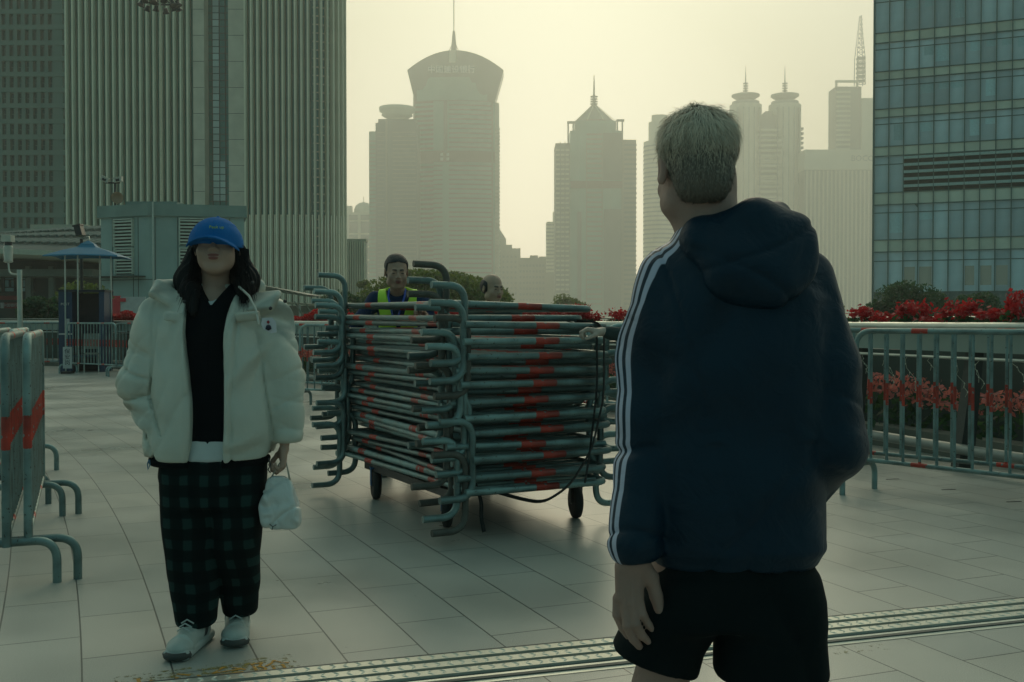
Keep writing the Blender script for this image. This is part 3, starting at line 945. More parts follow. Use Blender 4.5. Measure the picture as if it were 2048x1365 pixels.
# webbing straps hanging on the load
web = mat('black_webbing', (.010, .014, .014), .8)
def strap(label, pts, r=.024):
    P_ = [S(*p) for p in pts]
    o = MB().tube(fillet(P_, .08, 5), r, 8, flat=-e2).build('strap', web)
    tag(o, label, 'strap', 'straps on the stacked barriers')
strap('black webbing strap looping under the right side of the barrier stack', [(.86, .1, 1.24), (.84, -.27, 1.22), (.82, -.30, .8), (.74, -.30, .5), (.60, -.28, .29), (.45, -.24, .20), (.33, -.2, .225), (.22, -.1, .26)])
strap('straight black strap hanging down the stack beside the looping strap', [(.80, .1, 1.24), (.79, -.27, 1.21), (.78, -.29, .85), (.72, -.3, .45), (.71, -.27, .30)], .010)
strap('loose black strap end dangling below the front corner of the stack', [(.14, .02, .30), (.15, -.05, .2), (.13, -.08, .12), (.155, -.07, .03)], .012)

# standing barriers
lg = 'barriers standing in a double row at the left edge'
stand(-2.355, 4.95, -3.075, 6.72, 'nearest standing barrier at the left edge, its end post outermost', lg)
stand(-2.285, 5.02, -3.005, 6.80, 'standing barrier close alongside the nearest one, nearer the walkway', lg)
stand(-3.42, 7.0, -4.12, 8.75, 'standing barrier farther back in line with the pair at the left edge', lg)
stand(-3.34, 7.12, -4.00, 8.80, 'second barrier of the farther pair behind the left edge row', lg)
rg = 'barriers along the planter railing at right'
stand(2.50, 7.75, 3.80, 6.25, 'front barrier standing right of the man before the flower railing', rg)
stand(2.36, 8.46, 3.78, 7.02, 'barrier standing just behind the front one at the flower railing', rg)
stand(1.35, 9.6, 2.02, 8.78, 'barrier standing farther back behind the man by the railing', rg)
fg = 'far barriers round the guard booth'
def far_b(x0, y0, px1, d1, label):
    a = P(x0, 640, y0); b = P(px1, 640, d1)
    v = Vector((b.x - a.x, b.y - a.y)); v = v.normalized() * 2.0
    stand(a.x, a.y, a.x + v.x, a.y + v.y, label, fg, False)
far_b(134, 25.0, 230, 23.8, 'far barrier standing straight in front of the blue guard booth')
far_b(232, 23.6, 330, 22.6, 'far barrier right of the booth, half hidden by the white coat')
far_b(-40, 25.5, 98, 25.8, 'far barrier left of the guard booth by the lamp post')
far_b(-210, 26.2, -60, 26.0, 'far barrier outermost on the left beyond the lamp post')
far_b(560, 17.5, 645, 17.0, 'far barrier with rounded corner between the white coat and the stack')
far_b(600, 15.5, 740, 15.0, 'barrier standing behind the left end of the stack')
far_b(1160, 12.5, 1290, 12.0, 'barrier standing behind the right end of the stack')
far_b(950, 13.6, 1110, 13.2, 'barrier hidden mostly behind the middle of the stack')

# ------------------------------------------------------------ planter railing round the plaza edge
def px_pt(px, y): q = P(px, 640, y); return Vector((q.x, q.y, 0))
rail_px = [(-420, 30.5), (60, 28.5), (215, 26.5), (430, 23.2), (630, 20.0), (900, 16.9), (1200, 13.9), (1450, 11.9), (1700, 10.3), (1880, 9.15), (2048, 8.3), (2400, 7.2), (2900, 6.3)]
rail_pts = [px_pt(a, b) for a, b in rail_px]
def smooth_line(pts, n=5):
    out = []
    for i in range(len(pts) - 1):
        p0, p1, p2, p3 = pts[max(i - 1, 0)], pts[i], pts[i + 1], pts[min(i + 2, len(pts) - 1)]
        for k in range(n):
            t = k / n
            out.append(0.5 * ((2 * p1) + (-p0 + p2) * t + (2 * p0 - 5 * p1 + 4 * p2 - p3) * t * t + (-p0 + 3 * p1 - 3 * p2 + p3) * t ** 3))
    return out + [pts[-1]]
RL = smooth_line(rail_pts)
def offs(L, d):
    out = []
    for i, p in enumerate(L):
        t = (L[min(i + 1, len(L) - 1)] - L[max(i - 1, 0)]).normalized()
        out.append(p + Vector((-t.y, t.x, 0)) * d)      # +d = away from the plaza
    return out
def sweep(mb, L, d0, d1, z0, z1, m=0):
    a, b = offs(L, d0), offs(L, d1); n = len(L)
    vs = [(p.x, p.y, z) for Q, z in ((a, z0), (a, z1), (b, z1), (b, z0)) for p in Q]
    fs = []
    for i in range(n - 1):
        for k in range(4):
            k2 = (k + 1) % 4
            fs.append((k * n + i, k * n + i + 1, k2 * n + i + 1, k2 * n + i))
    mb.add(vs, fs, m)
steel = mat('brushed_rail', (0.42, 0.45, 0.40), 0.35, metal=0.75, var=.1)
troughm = mat('planter_trough', (0.24, 0.30, 0.26), 0.6, var=.12, scale=3)
rt = thing('planter_railing', 'curved steel railing carrying long flower troughs round the plaza edge', 'railing')
m = MB(); m.tube([p + Vector((0, 0, 1.195)) for p in offs(RL, -.02)], .035, 10); m.build('top_rail', steel, rt)
m = MB(); sweep(m, RL, .03, .33, .98, 1.15); m.build('flower_trough', troughm, rt)
m = MB(); sweep(m, RL, .05, .31, 1.15, 1.175); m.build('potting_soil', mat('potting_soil', (.02, .018, .012), .95), rt)
m = MB(); m.tube([p + Vector((0, 0, .93)) for p in offs(RL, -.01)], .014, 8); m.build('thin_rail', steel, rt)
m = MB(); m.tube([p + Vector((0, 0, .17)) for p in offs(RL, -.02)], .045, 10); m.build('bottom_tube', mat('dull_tube', (.22, .25, .23), .5, metal=.5), rt)
m = MB(); m.tube([p + Vector((0, 0, 1.27)) for p in offs(RL, .40)], .010, 6); m.build('handrail', steel, rt)
post = MB().add([(-.05, -.03, 0), (.05, -.03, 0), (.05, .12, 1.0), (-.05, .12, 1.0), (-.05, .12, 0), (.05, .12, 0), (.05, .22, 1.0), (-.05, .22, 1.0)],
                [(0, 1, 2, 3), (5, 4, 7, 6), (1, 5, 6, 2), (4, 0, 3, 7), (3, 2, 6, 7), (0, 4, 5, 1)])
postm = mat('railing_post', (.045, .055, .05), .5, metal=.4)
p0 = None
def along(L, step, start=0):
    out = []; acc = start
    for a, b in zip(L[:-1], L[1:]):
        v = b - a; l = v.length
        while acc < l:
            q = a + v * (acc / l); out.append((q, math.atan2(v.y, v.x))); acc += step
        acc -= l
    return out
for q, a in along(RL, 1.45, .7):
    if p0 is None: p0 = post.build('post', postm, rt, q); p0.rotation_euler = (0, 0, a)
    else: inst(p0, rt, q, (0, 0, a))

# foliage helpers
leafm = mat('leaf_green', (0.075, 0.125, 0.045), 0.5, var=.15, isl=.5, spec=.4)
leafd = mat('leaf_dark', (0.022, 0.070, 0.042), 0.55, var=.15, isl=.5, spec=.35)
redm = mat('petal_red', (0.42, 0.018, 0.022), 0.55, var=.15, isl=.35, sheen=.1)
pinkm = mat('petal_pink', (0.50, 0.15, 0.14), 0.6, var=.15, isl=.35)
for m_, tc_ in ((leafm, (.20, .26, .05)), (leafd, (.07, .15, .05)), (redm, (.55, .03, .03)), (pinkm, (.6, .2, .15))):
    t_ = m_.node_tree; b_ = t_.nodes['Principled BSDF']; o_ = t_.nodes['Material Output']
    tr_ = N(t_, 'ShaderNodeBsdfTranslucent'); tr_.inputs[0].default_value = (*tc_, 1)
    mx_ = N(t_, 'ShaderNodeMixShader'); mx_.inputs[0].default_value = .42
    t_.links.new(b_.outputs[0], mx_.inputs[1]); t_.links.new(tr_.outputs[0], mx_.inputs[2]); t_.links.new(mx_.outputs[0], o_.inputs[0])
def leaves(mb, pts, size, m=0, flat=0.0):
    """small bent leaf pairs at the given points"""
    for p in pts:
        d = Vector((random.gauss(0, 1), random.gauss(0, 1), random.gauss(0, 1) * (1 - flat))).normalized()
        u = d.orthogonal().normalized()
        u = Matrix.Rotation(random.random() * 6.28, 3, d) @ u
        w = d.cross(u); s = size * random.uniform(.6, 1.35)
        p = Vector(p)
        mb.add([p - u * s * .5, p + w * s * .32, p + u * s * .6, p - w * s * .32], [(0, 1, 2, 3)], m)
def blob_points(n, c, rx, ry, rz, lumps=9, seed=0, fill=.35):
    rg = np.random.default_rng(seed)
    ls = []
    for k in range(lumps):
        a = rg.uniform(0, 2 * PI); e = rg.uniform(-.1, 1); rr = math.sqrt(max(0, 1 - min(1, e) ** 2))
        ls.append((np.array((math.cos(a) * rr * .68 * rx, math.sin(a) * rr * .68 * ry, e * .62 * rz)), rg.uniform(.28, .48)))
    out = []
    while len(out) < n:
        l, s = ls[rg.integers(len(ls))]
        v = rg.normal(size=3); v /= np.linalg.norm(v)
        r = s * (1 - fill * rg.random() ** 1.5)
        q = l + v * r * np.array((rx, ry, rz)) * 1.0
        out.append((c[0] + q[0], c[1] + q[1], c[2] + q[2]))
    return out
def tree(label, px, ytop, D, wpx, cat='tree', n=7000, leaf=.11, name='round_tree', group='trees and bushes beyond the railing', m=None, seed=1, base=0.0, lumps=14, sq=.8):
    k = D / F; top = P(px, ytop, D).z; w = wpx * k / 2
    c = P(px, 640, D); t = thing(name, label, cat, (c.x, D, base), group=group)
    hgt = top - base; rz = min(hgt * .62, w * sq); cz = hgt - rz
    mb = MB(); pts = blob_points(n, (0, 0, cz), w, w, rz, lumps, seed)
    pts = [p for p in pts if p[2] > .15]
    leaves(mb, pts, leaf)
    mb.build('crown', m or leafm, t)
    tk = MB().tube([(0, 0, 0), (.02, 0, cz * .5), (0, .03, cz)], [w * .07, w * .055, w * .04], 8)
    for i in range(5):
        a = i * 1.3; tk.tube([(0, 0, cz * .6), (math.cos(a) * w * .3, math.sin(a) * w * .3, cz * .9), (math.cos(a) * w * .6, math.sin(a) * w * .6, cz + rz * .35)], [w * .035, w * .025, w * .01], 6)
    tk.build('trunk', mat('bark', (.06, .045, .03), .9, bump=.3), t)
    return t
tree('broad dense green tree behind the two workers', 868, 530, 46, 310, n=26000, leaf=.15, seed=3, lumps=22, sq=.52)
tree('dark bushy tree low left of the worker in the yellow vest', 690, 582, 44, 110, n=4200, leaf=.12, seed=4, m=leafd)
tree('small hazy tree low right of the stepped hazy blocks', 1132, 590, 110, 100, n=3000, leaf=.3, seed=5)
tree('low far tree just right of the man with the hood', 1655, 596, 90, 60, n=1600, leaf=.25, seed=6)
tree('wide dark green tree in front of the glass office', 1815, 564, 42, 175, n=9000, leaf=.12, seed=7, m=leafd, lumps=16)
tree('smaller dark tree right of the wide one before the glass office', 1962, 584, 40, 120, n=4500, leaf=.12, seed=8, m=leafd)
tree('clipped spreading tree behind the blue guard booth', 158, 566, 33, 150, n=7000, leaf=.10, seed=9, lumps=16)
tree('dark bushy shrub left of the guard booth', 95, 590, 31, 110, n=5000, leaf=.10, seed=10, m=leafd)
tree('small pale tree beside the low finned block', 728, 560, 70, 30, n=900, leaf=.14, seed=12)

# flower clumps in the trough
def flower_mesh(n, w, h, lf, seed, kind=0):
    random.seed(seed)
    a = MB(); pts = []
    rg = random.Random(seed)
    heads = [(rg.uniform(-w, w), rg.uniform(-.1, .1), h * rg.uniform(.5, .95)) for _ in range(max(3, int(n / 22)))]
    for k in range(n):
        hx, hy, hz = rg.choice(heads)
        pts.append((hx + rg.gauss(0, .028), hy + rg.gauss(0, .028), hz + rg.gauss(0, .028)))
    leaves(a, pts, lf)
    b = MB(); pts = [(rg.uniform(-w * 1.1, w * 1.1), rg.uniform(-.12, .12), h * rg.uniform(0, .5)) for _ in range(n // 2)]
    leaves(b, pts, lf * 1.2)
    return a.mesh('blossom', redm), b.mesh('leaves', leafd)
FM = [flower_mesh(300, .12, .25, .042, s) for s in range(5)]
pts_r = along(RL, .33, .2)
near = []
for q, a in pts_r:
    sx = 1024 + q.x / q.y * F
    if q.y > 4 and 1150 < sx < 2120: near.append((q, a, sx))
LBL = ['full red flower clump', 'low red flower clump', 'tall red flower clump', 'loose red flower clump', 'wide red flower clump']
names_pos = {}
sel = [n_ for n_ in near]
sel.sort(key=lambda n_: n_[2])
vis = [s_ for s_ in sel if s_[2] > 1670]; hid = [s_ for s_ in sel if s_[2] <= 1260]
ordn = ['first', 'second', 'third', 'fourth', 'fifth', 'sixth', 'seventh', 'eighth', 'ninth', 'tenth', 'eleventh', 'twelfth', 'thirteenth', 'fourteenth', 'fifteenth', 'sixteenth', 'seventeenth', 'eighteenth', 'nineteenth', 'twentieth']
def clump(q, a, label, i, sc):
    n_ = Vector((-math.sin(a), math.cos(a), 0))
    t = thing('flowering_plant', label, 'plant', (q.x + n_.x * .18, q.y + n_.y * .18, 1.16), a, 'red flowering plants in the railing trough')
    t.scale = sc
    for me in FM[i % 5]:
        o = bpy.data.objects.new(me.name, me); COL.objects.link(o); o.parent = t
    return t
random.seed(5)
for i, (q, a, sx) in enumerate(vis):
    hh = (.95, .75, 1.25, .55, 1.1, .8, 1.45, .6)[i % 8]
    clump(q, a, f'{LBL[i % 5]} in the railing trough, {ordn[min(i, 19)]} to the right of the man', i, (random.uniform(.8, 1.15), 1, hh * .85))
for i, (q, a, sx) in enumerate(hid[::2]):
    clump(q, a, f'small red flower clump above the right end of the stack, {ordn[min(i, 19)]} from its left', i + 2, (1.2, 1, .8))
# far flower strip: one uncountable mass
random.seed(9)
mb = MB(); mg = MB()
for q, a in along(RL, .012, 0):
    sx = 1024 + q.x / max(q.y, .1) * F
    if q.y < 12 or sx < 195 or sx > 1150: continue
    n_ = Vector((-math.sin(a), math.cos(a), 0))
    hgt = .12 + .07 * math.sin(q.x * 3.1) + .03 * math.sin(q.x * 11)
    pts = [(q.x + n_.x * (.18 + random.gauss(0, .07)), q.y + n_.y * (.18 + random.gauss(0, .07)), 1.2 + hgt * random.uniform(.2, 1.25)) for _ in range(9)]
    leaves(mb, pts, .07)
    if random.random() < .7:
        leaves(mg, [(q.x + n_.x * .12, q.y + n_.y * .12, 1.17 + random.uniform(-.03, .06))], .07)
tag(mb.build('red_flower_strip', redm), 'long strip of small red blossoms in the far railing trough', 'flowers', kind='stuff')
tag(mg.build('flower_strip_leaves', leafd), 'dark leaves under the far strip of red blossoms', 'leaves', kind='stuff')
# planting seen under the trough at the right: pink flowers over dark hedge
mh = MB(); mp = MB(); random.seed(12)
L2 = offs(RL, .75)
for q, a in along(L2, .03, 0):
    sx = 1024 + q.x / max(q.y, .1) * F
    if q.y < 5 or sx < 560 or sx > 2400: continue
    if 760 < sx < 1130: continue
    leaves(mh, [(q.x + random.gauss(0, .14), q.y + random.gauss(0, .14), random.uniform(.02, .50)) for _ in range(7)], .085)
    leaves(mp, [(q.x + random.gauss(0, .12), q.y + random.gauss(0, .12), .56 + .06 * math.sin(q.x * 7) + random.uniform(-.11, .09)) for _ in range(10)], .055)
tag(mh.build('hedge', leafd), 'dark low hedge growing behind the bars of the railing', 'hedge', kind='stuff')
tag(mp.build('pink_flower_bed', pinkm), 'pink blossoms on the hedge behind the railing', 'flowers', kind='stuff')
m = MB(); sweep(m, offs(RL, 1.3), 0, .15, 0, .93)
tag(m.build('parapet_wall', mat('parapet_dark', (.035, .06, .05), .6, var=.25, scale=2)), 'dark green parapet wall behind the hedge and railing', 'wall')
m = MB(); sweep(m, offs(RL, .45), 0, .25, 0, .2)
tag(m.build('planter_kerb', mat('kerb_stone', (.14, .15, .12), .8)), 'low stone kerb along the foot of the hedge', 'kerb')
# fairy lights
wire = mat('fairy_wire', (.35, .36, .28), .5)
random.seed(31); L3 = offs(RL, .06); k_ = 0
def nth(i): return ordn[i] if i < 20 else 'farther'
cand = [(q, a) for q, a in along(L3, .30, .1) if 1700 < 1024 + q.x / max(q.y, .1) * F < 2060 and q.y > 5]
cand.sort(key=lambda c: c[0].x / c[0].y)
for i, (q, a) in enumerate(cand[:14]):
    t = thing('fairy_light_string', f'thin pale fairy light string hanging under the trough, {nth(i)} from the man', 'light string', (q.x, q.y, .93), a, 'fairy light strings on the railing')
    L_ = random.uniform(.22, .42); n = 9; pts = [Vector((0, 0, 0))]
    for j in range(1, n): pts.append(Vector((pts[-1].x + random.uniform(-.03, .055), random.uniform(-.02, .0), -L_ * j / n)))
    m = MB().tube(pts, .0032, 5)
    for j in range(2, n, 2): m.tube([pts[j], pts[j] + Vector((random.uniform(-.05, .05), 0, -.045))], .0026, 4)
    m.build('wire', wire, t)
    m = MB()
    for j in range(2, n, 2): m.lathe([(0, -.008), (.006, 0), (0, .008)], pts[j] + Vector((0, -.004, 0)), 6)
    m.build('bulbs', mat('bulb_plastic', (.75, .72, .6), .3), t)

# ------------------------------------------------------------ vent block with louvres
def vent():
    D = 40.0; k = D / F
    A = P(300, 640, D)      # nearest corner
    z = lambda py, d=D: P(300, py, d).z
    a1 = R(197 - 360 + 0)   # left face direction
    t = thing('vent_building', 'square grey stone ventilation block with louvred openings behind the woman', 'building', (A.x, A.y, 0))
    lf = Vector((-math.cos(R(24)), math.sin(R(24)), 0)); rf = Vector((math.cos(R(14)), math.sin(R(14)), 0))
    wl = (300 - 190) * k / math.cos(R(24)) * 1.06; wr = (468 - 300) * k / math.cos(R(14)) * 1.06
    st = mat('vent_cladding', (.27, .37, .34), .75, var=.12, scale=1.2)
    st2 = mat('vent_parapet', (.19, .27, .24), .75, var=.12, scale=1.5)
    def corner(off, z0, z1, wl_, wr_):
        n1 = Vector((0, 0, 0)); pl = lf * wl_; pr = rf * wr_
        out = Vector((0, -off, 0))
        return [(out + Vector((0, 0, 0))), (pr + Vector((off, -off * .6, 0))), (pr + Vector((off - 1.8, 6, 0))), (pl + Vector((-off, 6, 0))), (pl + Vector((-off, -off * .6, 0)))]
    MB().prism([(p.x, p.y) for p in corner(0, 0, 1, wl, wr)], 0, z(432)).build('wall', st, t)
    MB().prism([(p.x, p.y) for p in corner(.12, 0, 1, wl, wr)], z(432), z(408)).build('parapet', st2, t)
    def face(dirv, off):
        a = math.atan2(dirv.y, dirv.x)
        return Matrix.Rotation(a, 4, 'Z')
    lm = mat('louvre_slat', (.45, .50, .42), .5); dk = mat('louvre_void', (.01, .015, .014), .9)
    jm = mat('joint_dark', (.05, .06, .05), .9)
    def put(flip, x0, x1, zb, zt, slats=True):
        M = face(lf, 0) if flip else face(rf, 0)
        s = 1 if not flip else -1
        m = MB(); y_out = -.02 * s
        ya, yb = sorted((y_out, 0.0))
        m.box(x0, x1, ya, yb, zb, zt, 1, M)
        n = int((zt - zb) / .115)
        for i in range(n):
            zz = zb + (zt - zb) * (i + .25) / n
            ya, yb = sorted((-.09 * s, -.021 * s))
            m.box(x0, x1, ya, yb, zz, zz + (zt - zb) / n * .5, 0, M)
        ya, yb = sorted((-.11 * s, 0))
        for (p, q) in ((x0 - .04, x0), (x1, x1 + .04)): m.box(p, q, ya, yb, zb, zt, 0, M)
        m.box(x0 - .04, x1 + .04, ya, yb, zt, zt + .04, 0, M)
        m.build('louvre', [lm, dk], t)
    c = math.cos(R(24)); kx = k / c
    put(True, (300 - 262) * kx, (300 - 219) * kx, z(492), z(438))
    put(True, (300 - 262) * kx, (300 - 222) * kx, z(548), z(497))
    kx2 = k / math.cos(R(14))
    put(False, (357 - 300) * kx2, (400 - 300) * kx2, z(490), z(437))
    put(False, (357 - 300) * kx2, (400 - 300) * kx2, z(545), z(497))
    j = MB()
    for f, xs, s in ((lf, (26, 40 - 2, 88), -1), (rf, (10, 52, 112, 150), 1)):
        M = face(f, 0); kk = kx if s < 0 else kx2
        for x in xs:
            ya, yb = sorted((-.012 * s, 0.01 * s)); j.box(x * kk, x * kk + .02, ya, yb, 0, z(434), 0, M)
        for py in (560, 600):
            ya, yb = sorted((-.013 * s, 0.01 * s)); j.box(0, (wl if s < 0 else wr), ya, yb, z(py), z(py) + .02, 0, M)
    j.build('panel_joint', jm, t)
    MB().tube([(.2, -.18, 0), (.2, -.18, z(405))], .035, 8).build('drain_pipe', steel, t)
    MB().box(-1.0, .9, .4, 2.4, z(408), z(401)).build('roof_hatch', st2, t)
    sh = MB(); M = face(lf, 0)
    sh.box(.2, wl, 0, .5, z(552) - .05, z(552), 0, M); sh.build('ledge', jm, t)
    # mast with horn speaker and cameras
    q = P(230, 412, D + 2.2)
    c = thing('camera_mast', 'short mast on the vent block with two cameras and a horn loudspeaker', 'camera mast', (q.x, q.y, q.z - .05))
    MB().tube([(0, 0, 0), (0, 0, 1.05)], .04, 8).tube([(-.35, 0, .95), (.2, 0, .95)], .03, 8).build('pole', dark_metal, c)
    wc = mat('camera_housing', (.45, .45, .38), .4)
    for x, r in ((-.35, 25), (.18, -10)):
        Mx = Matrix.Translation((x, -.05, 1.05)) @ Matrix.Rotation(R(r), 4, 'Y')
        o = MB().box(-.17, .13, -.09, .09, -.07, .09, 0, Mx).box(-.22, .15, -.11, .11, .09, .12, 0, Mx).build('camera', wc, c)
        MB().box(-.10, .05, -.105, -.091, -.05, .05, 0, Mx).build('lens', mat('lens_black', (.01, .01, .01), .2), o)
    Mx = Matrix.Translation((.15, -.1, .38)) @ Matrix.Rotation(R(105), 4, 'X') @ Matrix.Rotation(R(12), 4, 'Y')
    MB().lathe([(.05, -.25), (.07, -.1), (.12, .05), (.22, .16), (.235, .17), (.2, .15), (.1, .06), (.05, .04), (0, .04)], n=24, M=Mx).build('horn_speaker', mat('horn_orange', (.33, .22, .14), .5), c)
    # red and white posters at its foot
    b = thing('notice_board', 'red and white notice panels on a stand at the foot of the vent block', 'notice board', (P(240, 640, 36).x, 36, 0))
    kk = 36 / F; zz = lambda py: P(240, py, 36).z
    MB().box(-33 * kk, 0, 0, .1, zz(636), zz(592)).build('red_panel', mat('poster_red', (.55, .04, .05), .5), b)
    MB().box(.01, 50 * kk, .02, .1, zz(632), zz(594)).build('white_panel', mat('poster_white', (.45, .46, .44), .5), b)
    MB().box(-5 * kk, 12 * kk, -.03, -.002, zz(604), zz(597)).build('red_label', mat('poster_red', (.3, .03, .03), .5), b)
    MB().box(-24 * kk, -16 * kk, -.03, -.002, zz(604), zz(596)).build('white_mark', mat('poster_white', (.5, .5, .5), .5), b)
    MB().box(-33 * kk, -29 * kk, -.03, -.002, zz(634), zz(612)).build('white_mark', mat('poster_white', (.5, .5, .5), .5), b)
vent()

# high mast light
D = 60.0; q = P(324, 640, D)
t = thing('high_mast_light', 'tall thin mast carrying a ring of dark floodlights above the vent block', 'mast light', (q.x, D, 0))
zt = P(324, 12, D).z
MB().tube([(0, 0, 0), (0, 0, zt + .5)], [.065, .05], 10).build('mast', mat('mast_pale', (.50, .49, .36), .35, metal=.3), t)
rg_ = MB().tube([(math.cos(a) * 1.0, math.sin(a) * 1.0, zt + .35) for a in [2 * PI * i / 20 for i in range(20)]], .05, 6, closed=True)
for a in range(0, 360, 60): rg_.tube([(0, 0, zt + .35), (math.cos(R(a)), math.sin(R(a)), zt + .35)], .03, 6)
rg_.build('ring', dark_metal, t)
f0 = MB().lathe([(.10, .28), (.13, .1), (.19, .0), (.2, -.03), (.17, -.02), (0, .0)], n=14)
for i in range(12):
    a = 2 * PI * i / 12
    if i == 0: fo = f0.build('floodlight', dark_metal, t, (1.05, 0, zt)); fo.rotation_euler = (0, R(-25), 0)
    else: inst(fo, t, (1.05 * math.cos(a), 1.05 * math.sin(a), zt - .12 * (i % 2)), Euler((0, R(-25), a)))

# lamp post with camera at far left, camera mast behind booth
def cam_post(px, D, ptop, label, dark=False):
    q = P(px, 640, D); t = thing('camera_post', label, 'camera post', (q.x, D, 0)); zt = P(px, ptop, D).z
    MB().tube([(0, 0, 0), (0, 0, zt)], .055 if not dark else .04, 10).build('post', steel if not dark else dark_metal, t)
    return t, zt
t, zt = cam_post(40, 23, 540, 'steel post with a pale dome camera on a curved arm at far left')
MB().tube(fillet([(0, 0, zt - .1), (-.22, 0, zt - .1), (-.24, 0, zt + .15)], .12, 6), .02, 8).build('arm', steel, t)
wc = MATS['camera_housing']
o = MB().lathe([(.06, 0), (.10, .02), (.085, .07), (.10, .32), (.09, .36), (.07, .37)], (-.24, 0, zt + .15), 16).build('camera', wc, t)
MB().lathe([(.075, .37), (.075, .50)], (-.24, 0, zt + .15), 16).build('lens', MATS['lens_black'], o)
MB().box(-.34, -.14, -.1, .1, zt + .60, zt + .74).build('camera_hood', wc, t)
t, zt = cam_post(164, 27, 478, 'black camera on a post rising behind the blue canopy', True)
Mx = Matrix.Translation((0, -.05, zt + .12)) @ Matrix.Rotation(R(-15), 4, 'Y')
o = MB().box(-.08, .08, -.12, .12, -.05, .20, 0, Mx).box(-.10, .10, -.15, .13, .20, .23, 0, Mx).box(-.11, -.08, -.05, .05, .0, .1, 0, Mx).build('camera', MATS['lens_black'], t)
MB().tube([(.02, 0, zt), (.2, -.02, zt + .05), (.22, -.05, zt - .05)], .02, 6).build('arm', steel, t)

# blue booth and canopy
D = 25.5; k = D / F; q = P(163, 640, D); zz = lambda py: P(163, py, D).z
bb = mat('booth_blue', (.002, .035, .085), .5, var=.15, scale=3); bd = mat('booth_dark', (.006, .014, .03), .6)
t = thing('guard_booth', 'open dark blue guard booth with white lettering under the canopy', 'booth', (q.x, D, 0), R(6))
w = 44 * k
MB().box(-w, -w + 26 * k, 0, .75, 0, zz(584)).build('side_panel', bb, t)
MB().box(w - 10 * k, w, 0, .75, 0, zz(584)).build('side_panel', bb, t)
MB().box(-w + 26 * k, w - 10 * k, .62, .75, 0, zz(586)).build('back_panel', bd, t)
MB().box(-w - .02, w + .02, -.02, .77, zz(584), zz(584) + .05).build('roof', bd, t)
MB().box(-w + 26 * k, w - 10 * k, .05, .6, .35, .4).build('shelf', bb, t)
MB().box(-w + .001, -w + 26 * k, -.01, -.001, zz(670), zz(667)).build('rail_strip', mat('poster_white', (.45, .46, .44), .5), t)
MB().box(-w + 14 * k, -w + 21 * k, -.012, -.001, zz(662), zz(638)).build('white_notice', MATS['poster_white'], t)
M = Matrix.Translation((-w + 13 * k, -.012, zz(609))) @ Matrix.Rotation(R(90), 4, 'X')
text_mesh('lettering', 'POST', .085, mat('booth_letters', (.45, .5, .45), .5), t, M, .002)
# canopy
t = thing('canopy', 'small blue square canopy on four thin poles over the guard booth', 'canopy', (q.x + .06, D + .3, 0), R(6))
zc, ze, zr = zz(480), zz(515), zz(487)
hw = 72 * k; m = MB()
def ring_(s_, z_, sag=0, n=8):
    out = []
    cs = [(-1, -1), (1, -1), (1, 1), (-1, 1)]
    for i in range(4):
        a, b = cs[i], cs[(i + 1) % 4]
        for j in range(n):
            u = j / n
            sg = sag * 4 * u * (1 - u)
            f = s_ * (1 - .06 * 4 * u * (1 - u) * (1 if sag else 0))
            out.append(((a[0] + (b[0] - a[0]) * u) * f, (a[1] + (b[1] - a[1]) * u) * f * .8, z_ + sg))
    return out
rs = [ring_(hw, ze, .03), ring_(hw * .97, ze + .03, .03), ring_(hw * .55, ze + (zc - ze) * .42), ring_(hw * .26, zr - .08), ring_(hw * .2, zr - .03), ring_(hw * .18, zr), ring_(.02, zc)]
n = 32
vs = [v for r_ in rs for v in r_]
m.add(vs, [(i * n + j, i * n + (j + 1) % n, (i + 1) * n + (j + 1) % n, (i + 1) * n + j) for i in range(len(rs) - 1) for j in range(n)], 0, False)
o = m.build('canopy_cloth', mat('canopy_blue', (.008, .15, .26), .6, var=.12, scale=3), t)
sm = o.modifiers.new('solid', 'SOLIDIFY'); sm.thickness = .01
for (px, yy) in ((126, -.35), (152, -.42), (176, .4), (200, .3)):
    x = (px - 163) * k
    MB().tube([(x, yy, 0), (x, yy, ze + .12)], .018, 8).build('pole', steel, t)

# small things in and beside the booth
t = thing('folding_chair', 'small pale folding chair standing inside the guard booth', 'chair', (q.x + .25, D - .05, 0), R(20))
pm = MATS['poster_white']
MB().box(-.17, .17, -.16, .18, .43, .46).build('seat', mat('chair_grey', (.2, .22, .19), .6), t)
MB().box(-.16, .16, .18, .21, .55, .92).build('backrest', MATS['chair_grey'], t)
for sx in (-.16, .16):
    MB().tube([(sx, -.2, 0), (sx, .19, .92)], .012, 6).build('leg', steel, t)
    MB().tube([(sx, .22, 0), (sx, -.14, .44)], .012, 6).build('leg', steel, t)
t = thing('standing_sign', 'narrow white sign board with dark characters leaning by the booth', 'sign', (q.x - .03, D - .75, 0), R(4))
MB().box(-.10, .10, -.012, .012, .12, .62).build('board', MATS['poster_white'], t)
MB().box(-.11, .11, -.14, .14, 0, .05).build('base', dark_metal, t)
M = Matrix.Translation((0, -.014, .38)) @ Matrix.Rotation(R(90), 4, 'X')
text_mesh('lettering', '保\n安\n岗', .13, mat('ink_black', (.02, .02, .02), .6), t, M, .001)

